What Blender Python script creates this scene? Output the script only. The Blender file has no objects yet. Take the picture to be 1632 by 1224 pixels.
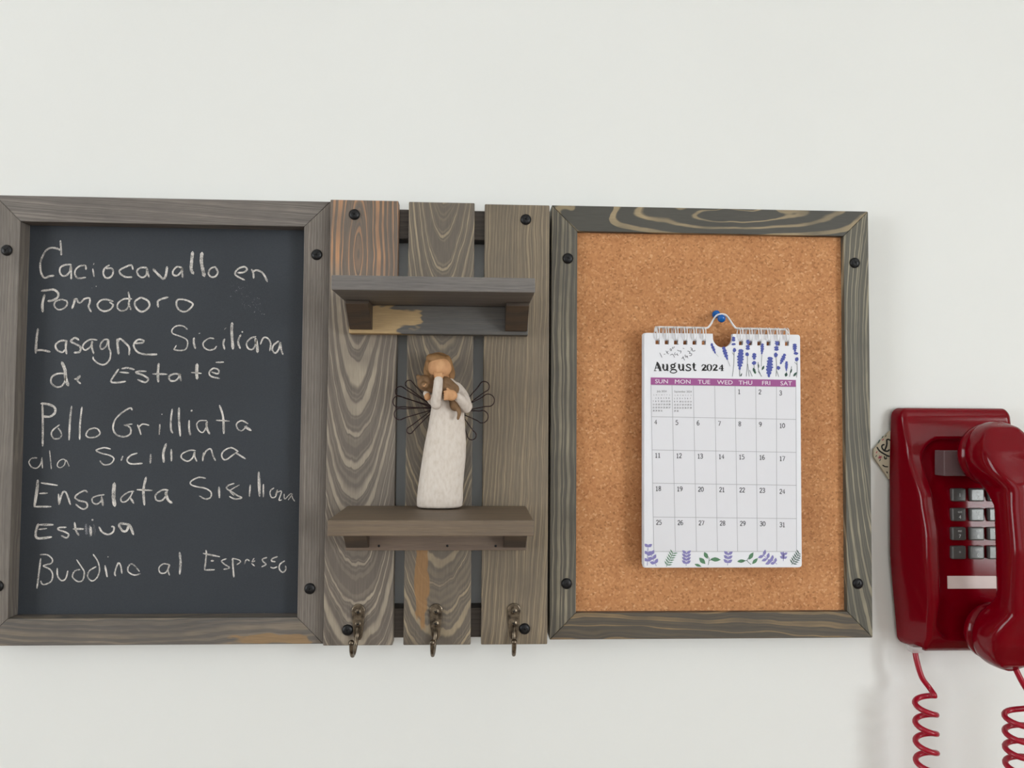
import bpy, bmesh, math, random
from mathutils import Vector, Matrix, noise as mnoise
from mathutils.geometry import tessellate_polygon
random.seed(7)
sc = bpy.context.scene
C = sc.collection

# ------------------------------------------------------------------ camera
F, CD, ZC = 1232.0, 0.68, 1.5          # focal length in px of a 1632x1224 frame, distance to the wall, eye height
n = Vector(((758-816)/F, -(660-612)/F, -1.0)).normalized()      # wall normal seen from the camera
vx = Vector((1, -0.0073, 0)); vx = (vx - n*vx.dot(n)).normalized()
vz = vx.cross(n)
ROT = Matrix((vx, n, vz))
cam = bpy.data.objects.new('camera', bpy.data.cameras.new('camera')); C.objects.link(cam)
cam.matrix_world = Matrix.Translation((0, -CD, ZC)) @ ROT.to_4x4()
cam.data.sensor_width = 36; cam.data.lens = F/1632*36; cam.data.clip_start = 0.02
sc.camera = cam

# ------------------------------------------------------------------ light
w = bpy.data.worlds.new('sky'); sc.world = w; w.use_nodes = True
w.node_tree.nodes['Background'].inputs[0].default_value = (0.88, 0.93, 1.0, 1)
w.node_tree.nodes['Background'].inputs[1].default_value = 1.2
def area(name, loc, target, sx, sy, power, col):
    l = bpy.data.lights.new(name, 'AREA'); l.shape = 'RECTANGLE'; l.size = sx; l.size_y = sy; l.energy = power; l.color = col
    o = bpy.data.objects.new(name, l); C.objects.link(o); o.location = loc
    o.rotation_euler = (Vector(target)-Vector(loc)).to_track_quat('-Z', 'Y').to_euler(); return o
area('daylight_right', (2.28, -2.35, 1.62), (0.5, -2.35, 1.62), 1.25, 1.35, 75, (0.95, 0.99, 1.0))
area('daylight_left', (-2.48, -1.5, 1.62), (0, -1.5, 1.62), 1.25, 1.35, 40, (0.94, 0.985, 1.0))
area('daylight_back', (0.2, -3.28, 1.65), (0.2, 0, 1.65), 1.65, 1.15, 4, (0.97, 0.99, 1.0))
sc.view_settings.view_transform = 'Standard'; sc.view_settings.look = 'None'
sc.view_settings.gamma = 1; sc.view_settings.use_curve_mapping = False
sc.view_settings.exposure = 0.10
sc.cycles.use_denoising = True
sc.cycles.max_bounces = 10; sc.cycles.diffuse_bounces = 6

# ------------------------------------------------------------------ helpers
def at(px, py, d):
    """the point seen at pixel (px, py) on the vertical plane d metres in front of the wall"""
    v = ROT @ Vector(((px-816)/F, -(py-612)/F, -1)); t = (CD-d)/v.y
    return Vector((t*v.x, -d, ZC + t*v.z))
def S(h):                                   # sRGB 0..255 -> linear
    return tuple(((c/255)/12.92 if c/255 <= 0.04045 else ((c/255+0.055)/1.055)**2.4) for c in h) + (1,)
class Mat:
    def __init__(s, name, rough=0.5, color=None, **kw):
        s.m = bpy.data.materials.new(name); s.m.use_nodes = True; s.t = s.m.node_tree
        s.b = s.t.nodes['Principled BSDF']; s.b.inputs['Roughness'].default_value = rough
        if color: s.b.inputs['Base Color'].default_value = S(color)
        for k, v in kw.items(): s.b.inputs[k.replace('_', ' ')].default_value = v
    def node(s, typ, **kw):
        x = s.t.nodes.new(typ)
        for k, v in kw.items(): setattr(x, k, v)
        return x
    def link(s, a, b): s.t.links.new(a, b)
    def put(s, sock, v):
        if hasattr(v, 'links'): s.link(v, sock)
        else: sock.default_value = v
    def math(s, op, a, b=0.0, c=0.0, clamp=False):
        x = s.node('ShaderNodeMath', operation=op, use_clamp=clamp)
        s.put(x.inputs[0], a); s.put(x.inputs[1], b); s.put(x.inputs[2], c); return x.outputs[0]
    def obj(s):
        return s.node('ShaderNodeTexCoord').outputs['Object']
    def mapped(s, scale, loc=(0, 0, 0)):
        x = s.node('ShaderNodeMapping'); s.link(s.obj(), x.inputs[0]); x.inputs['Scale'].default_value = scale
        x.inputs['Location'].default_value = loc; return x.outputs[0]
    def noise(s, vec, scale=1.0, detail=3.0, rough=0.5):
        x = s.node('ShaderNodeTexNoise'); s.link(vec, x.inputs['Vector']); x.inputs['Scale'].default_value = scale
        x.inputs['Detail'].default_value = detail; x.inputs['Roughness'].default_value = rough; return x.outputs['Fac']
    def ramp(s, fac, stops):
        x = s.node('ShaderNodeValToRGB'); s.link(fac, x.inputs[0]); cr = x.color_ramp
        while len(cr.elements) < len(stops): cr.elements.new(0.5)
        for e, (p, c) in zip(cr.elements, stops):
            e.position = p; e.color = c if len(c) == 4 else S(c)
        return x.outputs[0]
    def mix(s, fac, a, b, mode='MIX'):
        x = s.node('ShaderNodeMix', data_type='RGBA', blend_type=mode)
        s.put(x.inputs['Factor'], fac); s.put(x.inputs['A'], a); s.put(x.inputs['B'], b)
        return x.outputs['Result']
    def color(s, v): s.link(v, s.b.inputs['Base Color'])
    def bump(s, h, strength=0.2, dist=0.001):
        x = s.node('ShaderNodeBump'); x.inputs['Strength'].default_value = strength; x.inputs['Distance'].default_value = dist
        s.link(h, x.inputs['Height']); s.link(x.outputs[0], s.b.inputs['Normal'])

def wood(name, along='Z', c=(0, 0), k=0.1, sp=0.004, base=(96, 90, 83), light=(140, 128, 108), amt=0.6,
         wob=0.004, seed=0.0, thin=0.35, streak=0.42, tan=None, rough=0.55, slope=0.0, pw=1.0, nf=9.0, warm=None, fine=0.45):
    """stained softwood: growth rings cut by the board's face around c (metres in the object's frame), so the
    figure runs from flames (small k) to straight grain; 'thin' is the width of the pale bands"""
    m = Mat(name, rough)
    sep = m.node('ShaderNodeSeparateXYZ'); m.link(m.obj(), sep.inputs[0])
    x, y, z = sep.outputs
    u, v = (x, z) if along == 'Z' else (z, x)
    lo = m.node('ShaderNodeCombineXYZ')
    m.put(lo.inputs[0], m.math('MULTIPLY', u, 22.0)); m.put(lo.inputs[1], m.math('ADD', m.math('MULTIPLY', y, 18.0), seed)); m.put(lo.inputs[2], m.math('MULTIPLY', v, nf))
    n1 = m.noise(lo.outputs[0], 1.0, 2.0)
    hi = m.node('ShaderNodeCombineXYZ')
    m.put(hi.inputs[0], m.math('MULTIPLY', u, 130.0)); m.put(hi.inputs[1], m.math('ADD', m.math('MULTIPLY', y, 130.0), seed)); m.put(hi.inputs[2], m.math('MULTIPLY', v, 45.0))
    n2 = m.noise(hi.outputs[0], 1.0, 2.0)
    uu = m.math('SUBTRACT', u, c[0]); vv = m.math('SUBTRACT', v, c[1])
    uu = m.math('ADD', uu, m.math('MULTIPLY', vv, slope))
    uu = m.math('ADD', uu, m.math('MULTIPLY', m.math('SUBTRACT', n1, 0.5), wob*2.0))
    r = m.math('SQRT', m.math('ADD', m.math('POWER', uu, 2.0), m.math('POWER', m.math('MULTIPLY', vv, k), 2.0)))
    r = m.math('ADD', r, m.math('MULTIPLY', n1, wob*1.5)); r = m.math('ADD', r, m.math('MULTIPLY', n2, 0.0016))
    r = m.math('MAXIMUM', m.math('ADD', r, m.math('MULTIPLY', m.math('ADD', y, 0.030), 0.35)), 0.0)
    rr = m.math('POWER', m.math('DIVIDE', m.math('ADD', r, 0.0005), sp), pw)
    jn = m.node('ShaderNodeTexNoise', noise_dimensions='1D'); m.link(m.math('ADD', m.math('MULTIPLY', rr, 0.8), seed), jn.inputs['W']); jn.inputs['Scale'].default_value = 1.0; jn.inputs['Detail'].default_value = 2.0
    rr = m.math('ADD', rr, m.math('MULTIPLY', jn.outputs['Fac'], 1.6))
    ph = m.math('FRACT', rr)
    ph2 = m.math('FRACT', m.math('MULTIPLY', rr, 3.0)); b2 = m.math('ABSOLUTE', m.math('SUBTRACT', ph2, 0.5))
    m2 = m.node('ShaderNodeMapRange', interpolation_type='SMOOTHSTEP'); m.link(b2, m2.inputs[0])
    m2.inputs[1].default_value = 0.05; m2.inputs[2].default_value = 0.3; m2.inputs[3].default_value = fine; m2.inputs[4].default_value = 0
    band = m.math('ABSOLUTE', m.math('SUBTRACT', ph, 0.5))                  # 0 at the middle of a band
    mask = m.node('ShaderNodeMapRange', interpolation_type='SMOOTHSTEP')
    m.link(band, mask.inputs[0]); mask.inputs[1].default_value = thin*0.35; mask.inputs[2].default_value = thin
    mask.inputs[3].default_value = 1; mask.inputs[4].default_value = 0
    lo2 = m.mapped((30, 30, 30), (seed, 3, 1)); n3 = m.noise(lo2, 1.0, 2.0)
    f = m.math('MULTIPLY', m.math('MAXIMUM', mask.outputs[0], m2.outputs[0]), m.math('MULTIPLY', m.math('ADD', m.math('MULTIPLY', n3, 1.6), -0.15, clamp=True), amt), clamp=True)
    st = m.node('ShaderNodeCombineXYZ')
    m.put(st.inputs[0], m.math('MULTIPLY', u, 1300.0)); m.put(st.inputs[1], m.math('MULTIPLY', y, 1500.0)); m.put(st.inputs[2], m.math('MULTIPLY', v, 55.0))
    n4 = m.noise(st.outputs[0], 1.0, 3.0, 0.6)
    big = m.noise(m.mapped((14, 14, 14), (seed*2, 1, 7)), 1.0, 2.0)
    LC = S(light)
    if warm:
        wm_ = m.node('ShaderNodeMapRange', interpolation_type='SMOOTHSTEP'); m.link(m.math('ADD', v, m.math('MULTIPLY', u, warm[3])), wm_.inputs[0])
        wm_.inputs[1].default_value = warm[1]; wm_.inputs[2].default_value = warm[2]; LC = m.mix(wm_.outputs[0], S(light), S(warm[0]))
    col = m.mix(f, m.mix(big, S([q*0.88 for q in base]), S([min(255, q*1.13) for q in base])), LC)
    if tan:                                                                # (colour, u0, u1, v0, v1): a patch the stain did not take
        tc, u0, u1, v0, v1 = tan
        du = m.math('DIVIDE', m.math('ABSOLUTE', m.math('SUBTRACT', u, (u0+u1)/2)), (u1-u0)/2)
        dv = m.math('DIVIDE', m.math('ABSOLUTE', m.math('SUBTRACT', v, (v0+v1)/2)), (v1-v0)/2)
        dd = m.math('ADD', m.math('POWER', m.math('ADD', m.math('POWER', du, 4.0), m.math('POWER', dv, 4.0)), 0.25), m.math('ADD', m.math('MULTIPLY', n1, 0.5), m.math('MULTIPLY', m.math('SUBTRACT', m.math('ADD', big, m.math('MULTIPLY', n2, 0.9)), 0.95), 1.5)))
        mr = m.node('ShaderNodeMapRange', interpolation_type='SMOOTHSTEP'); m.link(dd, mr.inputs[0])
        mr.inputs[1].default_value = 1.12; mr.inputs[2].default_value = 1.25; mr.inputs[3].default_value = 0.85; mr.inputs[4].default_value = 0
        col = m.mix(mr.outputs[0], col, S(tc))
    g = m.math('ADD', m.math('MULTIPLY', m.math('SUBTRACT', n4, 0.5), streak*2), 1.0)
    gc = m.node('ShaderNodeCombineColor')
    for i in range(3): m.link(g, gc.inputs[i])
    col = m.mix(1.0, col, gc.outputs[0], 'MULTIPLY')
    m.color(col); m.bump(n4, 0.25, 0.0004)
    return m.m

def link(name, me, mat, parent=None, label=None):
    o = bpy.data.objects.new(name, me); C.objects.link(o)
    if mat is not None:
        for q in (mat if isinstance(mat, (list, tuple)) else [mat]): me.materials.append(q)
    if parent: o.parent = parent
    if label: o['label'] = label
    return o
def from_bm(name, bm, mat, parent=None, smooth=False, label=None, origin=None):
    """bm is in world metres; with a parent the vertices are moved into the parent's frame"""
    off = Vector(origin) if origin else (parent_world(parent) if parent else Vector((0, 0, 0)))
    for v in bm.verts: v.co -= off
    bm.normal_update()
    me = bpy.data.meshes.new(name); bm.to_mesh(me); bm.free()
    if smooth:
        for p in me.polygons: p.use_smooth = True
    o = link(name, me, mat, parent, label)
    if origin: o.location = off - (parent_world(parent) if parent else Vector((0, 0, 0)))
    return o
def parent_world(p):
    v = Vector((0, 0, 0))
    while p is not None: v += p.location; p = p.parent
    return v
def thing(name, loc, label, cat, group=None):
    o = bpy.data.objects.new(name, None); C.objects.link(o); o.location = loc; o.empty_display_size = 0.02
    return tag(o, label, cat, group)
def tag(o, label, cat, group=None):
    o['label'] = label; o['category'] = cat
    if group: o['group'] = group
    return o
def bevel(bm, w_=0.0006, seg=2):
    es = [e for e in bm.edges if len(e.link_faces) == 2 and e.calc_face_angle(0) > 0.4]
    bmesh.ops.bevel(bm, geom=es, offset=w_, segments=seg, profile=0.5, affect='EDGES')
def box(x0, x1, d0, d1, z0, z1, bw=0.0006):
    """d0..d1 is depth out from the wall; z relative to eye height"""
    bm = bmesh.new()
    bmesh.ops.create_cube(bm, size=1, matrix=Matrix.Translation(((x0+x1)/2, -(d0+d1)/2, ZC+(z0+z1)/2)) @ Matrix.Diagonal((x1-x0, d1-d0, z1-z0, 1)))
    if bw: bevel(bm, bw)
    return bm
def prism(pts, d0, d1, bw=0.0006):
    """outline (x, z) in order, from depth d0 to d1"""
    bm = bmesh.new()
    a = [bm.verts.new((x, -d1, ZC+z)) for x, z in pts]; b = [bm.verts.new((x, -d0, ZC+z)) for x, z in pts]
    bm.faces.new(a); bm.faces.new(b[::-1]); N = len(pts)
    for i in range(N): bm.faces.new((a[i], b[i], b[(i+1) % N], a[(i+1) % N]))
    bmesh.ops.recalc_face_normals(bm, faces=bm.faces[:])
    if bw: bevel(bm, bw)
    return bm
def tube(bm, pts, rad, seg=8, cap=True):
    """sweep a circle along world points; rad is a number or one per point"""
    pts = [Vector(p) for p in pts]; N = len(pts); R = rad if isinstance(rad, (list, tuple)) else [rad]*N
    t = (pts[1]-pts[0]).normalized(); up = Vector((0, 0, 1)) if abs(t.z) < 0.9 else Vector((1, 0, 0))
    nrm = (up - t*up.dot(t)).normalized(); rings = []
    for i in range(N):
        t2 = ((pts[min(i+1, N-1)] - pts[max(i-1, 0)])).normalized()
        nrm = (nrm - t2*nrm.dot(t2)).normalized(); b = t2.cross(nrm)
        rings.append([bm.verts.new(pts[i] + (nrm*math.cos(a) + b*math.sin(a))*R[i]) for a in [2*math.pi*q/seg for q in range(seg)]])
    for i in range(N-1):
        for q in range(seg): bm.faces.new((rings[i][q], rings[i][(q+1) % seg], rings[i+1][(q+1) % seg], rings[i+1][q]))
    if cap: bm.faces.new(rings[0][::-1]); bm.faces.new(rings[-1])
    return bm
def spline(pts, n_=6, closed=False):
    P = [Vector(p) for p in pts]
    if len(P) < 3: return P
    out = []; N = len(P)
    for i in range(N-1):
        a, b, c_, d = P[max(i-1, 0)], P[i], P[i+1], P[min(i+2, N-1)]
        for j in range(n_):
            t = j/n_
            out.append(0.5*((2*b) + (c_-a)*t + (2*a-5*b+4*c_-d)*t*t + (3*b-a-3*c_+d)*t**3))
    out.append(P[-1]); return out
def ellipsoid(bm, c, r, seg=20, rot=None):
    M = Matrix.Translation(c) @ (rot.to_4x4() if rot else Matrix.Identity(4)) @ Matrix.Diagonal((r[0], r[1], r[2], 1))
    bmesh.ops.create_uvsphere(bm, u_segments=seg, v_segments=seg*2//3, radius=1, matrix=M)
def disc(bm, c, r, d0, d1, seg=24, bw=0.0):
    """short cylinder with its axis along the wall normal: c=(x,z)"""
    a = [bm.verts.new((c[0]+r*math.cos(t), -d1, ZC+c[1]+r*math.sin(t))) for t in [2*math.pi*i/seg for i in range(seg)]]
    b = [bm.verts.new((v.co.x, -d0, v.co.z)) for v in a]
    bm.faces.new(a[::-1]); bm.faces.new(b)
    for i in range(seg): bm.faces.new((a[i], a[(i+1) % seg], b[(i+1) % seg], b[i]))
def lathe(bm, c, prof, seg=24):
    """prof: (radius, depth) pairs around an axis along the wall normal at c=(x,z)"""
    rings = []
    for r, d in prof:
        if r < 1e-6: rings.append([bm.verts.new((c[0], -d, ZC+c[1]))])
        else: rings.append([bm.verts.new((c[0]+r*math.cos(t), -d, ZC+c[1]+r*math.sin(t))) for t in [2*math.pi*i/seg for i in range(seg)]])
    for a, b in zip(rings, rings[1:]):
        for i in range(seg):
            j = (i+1) % seg
            if len(a) == 1: bm.faces.new((a[0], b[j], b[i]))
            elif len(b) == 1: bm.faces.new((a[i], a[j], b[0]))
            else: bm.faces.new((a[i], a[j], b[j], b[i]))
    bmesh.ops.recalc_face_normals(bm, faces=bm.faces[:])

# flat marks: ribbons and filled shapes lying on a plane in front of the wall
def ribbon(bm, pts2, wd, mi=0, round_=True, taper=False, jit=0.0):
    """pts2: 2D (x, z) world points; wd width in metres; the plane is fixed later by the caller"""
    P = [Vector(p) for p in pts2]; N = len(P)
    if N == 1 or (P[0]-P[-1]).length < 1e-6 and N == 2:
        vs = [bm.verts.new((P[0].x+wd*0.6*math.cos(a), 0, P[0].y+wd*0.6*math.sin(a))) for a in [2*math.pi*i/10 for i in range(10)]]
        f = bm.faces.new(vs); f.material_index = mi; return
    L, R = [], []
    for i in range(N):
        t = (P[min(i+1, N-1)]-P[max(i-1, 0)]).normalized(); q = Vector((-t.y, t.x))
        ww = wd/2*(1+jit*(random.random()-0.5)*2)
        if round_ and i in (0, N-1): ww *= 0.62
        if taper: ww *= 1-0.75*i/(N-1)
        L.append(bm.verts.new((P[i].x+q.x*ww, 0, P[i].y+q.y*ww))); R.append(bm.verts.new((P[i].x-q.x*ww, 0, P[i].y-q.y*ww)))
    for i in range(N-1):
        f = bm.faces.new((L[i], R[i], R[i+1], L[i+1])); f.material_index = mi
    if round_:
        for i, s in ((0, -1), (N-1, 1)):
            t = (P[min(i+1, N-1)]-P[max(i-1, 0)]).normalized()*s
            e = bm.verts.new((P[i].x+t.x*wd*0.35, 0, P[i].y+t.y*wd*0.35))
            f = bm.faces.new((L[i], e, R[i])); f.material_index = mi
def flat_poly(bm, pts2, mi=0):
    f = bm.faces.new([bm.verts.new((p[0], 0, p[1])) for p in pts2]); f.material_index = mi
def lay(bm, d, k=0):
    """put flat marks on the plane at depth d, normals to the room; k spreads overlapping marks by microns"""
    for f in bm.faces:
        f.normal_update()
        if f.normal.y > 0: f.normal_flip()
    for v in bm.verts: v.co.y = -d; v.co.z += 0
def p2(px, py, d):
    v = at(px, py, d); return Vector((v.x, v.z))

# ------------------------------------------------------------------ plain materials
M = {}
m = Mat('painted_wall', 0.62); nz = m.noise(m.mapped((2.2, 2.2, 2.2)), 1, 3)
m.color(m.ramp(nz, [(0.3, (232, 233, 231)), (0.7, (236, 237, 235))]))
m.bump(m.noise(m.mapped((260, 260, 260)), 1, 3), 0.05, 0.0006); M['wall'] = m.m
M['dim'] = Mat('beige_wall_paint', 0.7, (176, 170, 160)).m
m = Mat('ceiling_paint', 0.8, (240, 240, 237)); M['ceiling'] = m.m
m = Mat('oak_floor', 0.45); wv = m.noise(m.mapped((3, 30, 3)), 1, 4); m.color(m.ramp(wv, [(0.3, (112, 92, 74)), (0.7, (140, 118, 96))])); M['floor'] = m.m
m = Mat('window_frame_paint', 0.4, (238, 238, 235)); M['frame'] = m.m
m = Mat('window_glass', 0.02); tr = m.node('ShaderNodeBsdfTransparent'); gl = m.node('ShaderNodeBsdfGlossy'); gl.inputs['Roughness'].default_value = 0.02
mx = m.node('ShaderNodeMixShader'); mx.inputs[0].default_value = 0.05; m.link(tr.outputs[0], mx.inputs[1]); m.link(gl.outputs[0], mx.inputs[2])
m.link(mx.outputs[0], m.t.nodes['Material Output'].inputs[0]); M['glass'] = m.m
m = Mat('slate_paint', 0.62); nz = m.noise(m.mapped((7, 7, 7)), 1, 4)
c1 = m.ramp(nz, [(0.3, (43, 47, 53)), (0.7, (51, 56, 63))])
n5 = m.noise(m.mapped((900, 900, 900)), 1, 2)
m.color(m.mix(m.math('MULTIPLY', n5, 0.10), c1, S((120, 124, 130)))); m.b.inputs['Specular IOR Level'].default_value = 0.35; M['slate'] = m.m
def chalk_mat(name, cut, soft, col=(214, 207, 200), top=1.0):
    m = Mat(name, 0.9, col); nz = m.noise(m.mapped((1500, 1500, 1500)), 1, 3, 0.6); nl = m.noise(m.mapped((120, 120, 120)), 1, 2)
    s = m.math('ADD', m.math('MULTIPLY', nz, 0.7), m.math('MULTIPLY', nl, 0.5))
    mr = m.node('ShaderNodeMapRange'); m.link(s, mr.inputs[0]); mr.inputs[1].default_value = cut; mr.inputs[2].default_value = cut+soft; mr.inputs[4].default_value = top
    m.link(mr.outputs[0], m.b.inputs['Alpha']); return m.m
M['chalk'] = chalk_mat('white_chalk', 0.40, 0.30, (228, 223, 217), 1.0)
M['chalk_faint'] = chalk_mat('rubbed_chalk', 0.52, 0.25, (170, 170, 176), 0.8)
m = Mat('cork', 0.85)
vo = m.node('ShaderNodeTexVoronoi'); m.link(m.mapped((620, 620, 620)), vo.inputs['Vector']); vo.inputs['Scale'].default_value = 1
sp_ = m.node('ShaderNodeSeparateColor'); m.link(vo.outputs['Color'], sp_.inputs[0])
c1 = m.ramp(sp_.outputs[0], [(0.0, (138, 90, 52)), (0.2, (182, 124, 80)), (0.75, (200, 142, 94)), (0.95, (216, 164, 118)), (1.0, (226, 182, 140))])
nz = m.noise(m.mapped((45, 45, 45)), 1, 4); c2 = m.ramp(nz, [(0.3, (182, 122, 76)), (0.7, (204, 146, 97))])
m.color(m.mix(0.45, c1, c2)); m.bump(sp_.outputs[1], 0.3, 0.0005); M['cork'] = m.m
M['screw'] = Mat('black_screw', 0.42, (22, 22, 25), Metallic=0.3).m
M['recess'] = Mat('dark_slot', 0.7, (8, 8, 9)).m
m = Mat('antique_brass', 0.34, (120, 106, 90), Metallic=0.9); nz = m.noise(m.mapped((300, 300, 300)), 1, 3); m.color(m.ramp(nz, [(0.3, (70, 62, 54)), (0.7, (140, 126, 108))])); M['brass'] = m.m
m = Mat('carved_white', 0.75); nz = m.noise(m.mapped((420, 420, 200)), 1, 4); m.color(m.ramp(nz, [(0.3, (208, 196, 184)), (0.5, (218, 207, 197)), (0.75, (224, 215, 206))]))
vo = m.node('ShaderNodeTexVoronoi'); m.link(m.mapped((150, 150, 60)), vo.inputs['Vector']); vo.inputs['Scale'].default_value = 1
m.bump(vo.outputs['Distance'], 0.35, 0.0012); M['gown'] = m.m
def carved(name, a, b):
    m = Mat(name, 0.7); nz = m.noise(m.mapped((230, 230, 120)), 1, 3); m.color(m.ramp(nz, [(0.3, a), (0.7, b)])); m.bump(nz, 0.3, 0.001); return m.m
M['skin'] = carved('carved_skin', (196, 144, 100), (216, 166, 121)); M['hair'] = carved('carved_hair', (132, 96, 58), (160, 120, 78)); M['fur'] = carved('carved_fur', (112, 84, 56), (140, 108, 76))
M['wire_dark'] = Mat('dark_wing_wire', 0.5, (52, 32, 34), Metallic=0.4).m
M['paper'] = Mat('white_paper', 0.7, (236, 237, 243)).m
M['wire_white'] = Mat('white_binding_wire', 0.35, (232, 232, 234)).m
M['pin'] = Mat('blue_plastic', 0.25, (14, 96, 178)).m
M['red'] = Mat('red_phone_plastic', 0.12, (114, 0, 16), Specular_IOR_Level=0.26).m
M['red_cord'] = Mat('red_cord_vinyl', 0.3, (158, 8, 38)).m
M['key'] = Mat('smoked_key_plastic', 0.32, (112, 113, 112), Metallic=0.55).m
M['key_print'] = Mat('key_print', 0.5, (224, 226, 226)).m
M['card'] = Mat('blank_number_card', 0.5, (226, 208, 204)).m
M['smoke'] = Mat('smoked_clear_plastic', 0.12, (120, 96, 98), Alpha=0.72).m
M['clear'] = Mat('clear_plug_plastic', 0.1, (210, 205, 205), Alpha=0.5).m
M['tagwood'] = Mat('pale_tag_card', 0.7, (196, 186, 164)).m
def ink(name, col): return Mat(name, 0.75, col).m
M['ink'] = ink('black_ink', (50, 50, 52)); M['ink_grey'] = ink('grey_ink', (92, 92, 98)); M['grid'] = ink('grid_ink', (176, 176, 182)); M['pencil'] = ink('pencil', (104, 104, 112))
M['mauve'] = ink('mauve_ink', (162, 88, 148)); M['white_ink'] = ink('white_ink', (240, 232, 240)); M['cell'] = ink('cell_tint', (229, 229, 235))
M['lav'] = ink('lavender_blue_ink', (82, 92, 168)); M['lav2'] = ink('lavender_pale_ink', (140, 134, 190)); M['leaf'] = ink('leaf_green_ink', (92, 136, 104)); M['leaf2'] = ink('dark_leaf_ink', (62, 92, 82)); M['stem'] = ink('stem_ink', (116, 122, 126))
M['pinkink'] = ink('pink_ink', (176, 60, 90)); M['blackink'] = ink('tag_black_ink', (24, 24, 24))

# ------------------------------------------------------------------ room shell
XL, XR, YB, H = -2.4, 2.2, -3.2, 2.6
def wall_obj(name, x0, x1, y0, y1, z0, z1, mat, hole=None, axis=None):
    """a slab; hole=(a0,a1,z0,z1) cuts a window opening along the slab's long direction"""
    bm = bmesh.new()
    def add(a, b, c, d, e, f):
        bmesh.ops.create_cube(bm, size=1, matrix=Matrix.Translation(((a+b)/2, (c+d)/2, (e+f)/2)) @ Matrix.Diagonal((b-a, d-c, f-e, 1)))
    if not hole: add(x0, x1, y0, y1, z0, z1)
    elif axis == 'y':
        a0, a1, h0, h1 = hole
        add(x0, x1, y0, a0, z0, z1); add(x0, x1, a1, y1, z0, z1); add(x0, x1, a0, a1, z0, h0); add(x0, x1, a0, a1, h1, z1)
    else:
        a0, a1, h0, h1 = hole
        add(x0, a0, y0, y1, z0, z1); add(a1, x1, y0, y1, z0, z1); add(a0, a1, y0, y1, z0, h0); add(a0, a1, y0, y1, h1, z1)
    o = from_bm(name, bm, mat); o['kind'] = 'structure'; return o
wall_obj('wall_front', XL, XR, 0, 0.1, 0, H, M['wall'])
wall_obj('floor', XL, XR, YB, 0, -0.1, 0, M['floor'])
wall_obj('ceiling', XL, XR, YB, 0, H, H+0.1, M['ceiling'])
wall_obj('wall_left', XL-0.1, XL, YB, 0, 0, H, M['dim'], (-2.1, -0.9, 0.95, 2.25), 'y')
wall_obj('wall_right', XR, XR+0.1, YB, 0, 0, H, M['dim'], (-2.95, -1.75, 0.95, 2.25), 'y')
wall_obj('wall_back', XL, XR, YB-0.1, YB, 0, H, M['dim'], (-0.6, 1.0, 1.1, 2.2), 'x')
def window(i, axis, c, a0, a1, z0, z1):
    root = bpy.data.objects.new('window_%d' % i, None); C.objects.link(root)
    root['kind'] = 'structure'
    mid = (a0+a1)/2; root.location = (c, mid, z0) if axis == 'y' else (mid, c, z0)
    def bar(nm, a, b, e, f, t, mat):
        bm = bmesh.new()
        if axis == 'y': mt = Matrix.Translation((c, (a+b)/2, (e+f)/2)) @ Matrix.Diagonal((t, b-a, f-e, 1))
        else: mt = Matrix.Translation(((a+b)/2, c, (e+f)/2)) @ Matrix.Diagonal((b-a, t, f-e, 1))
        bmesh.ops.create_cube(bm, size=1, matrix=mt); from_bm(nm, bm, mat, root)
    q = 0.05
    bar('frame_rail', a0, a1, z0, z0+q, 0.06, M['frame']); bar('frame_rail', a0, a1, z1-q, z1, 0.06, M['frame'])
    bar('frame_stile', a0, a0+q, z0+q, z1-q, 0.06, M['frame']); bar('frame_stile', a1-q, a1, z0+q, z1-q, 0.06, M['frame'])
    bar('mullion', mid-0.02, mid+0.02, z0+q, z1-q, 0.04, M['frame'])
    bar('pane', a0+q, mid-0.02, z0+q, z1-q, 0.006, M['glass']); bar('pane', mid+0.02, a1-q, z0+q, z1-q, 0.006, M['glass'])
window(1, 'y', XR+0.04, -2.95, -1.75, 0.95, 2.25)
window(2, 'y', XL-0.04, -2.1, -0.9, 0.95, 2.25)
window(3, 'x', YB-0.04, -0.6, 1.0, 1.1, 2.2)
for nm, b in (('baseboard_front', (XL, XR, -0.015, 0, 0, 0.1)),):
    wall_obj(nm, *b, M['frame'])

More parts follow.
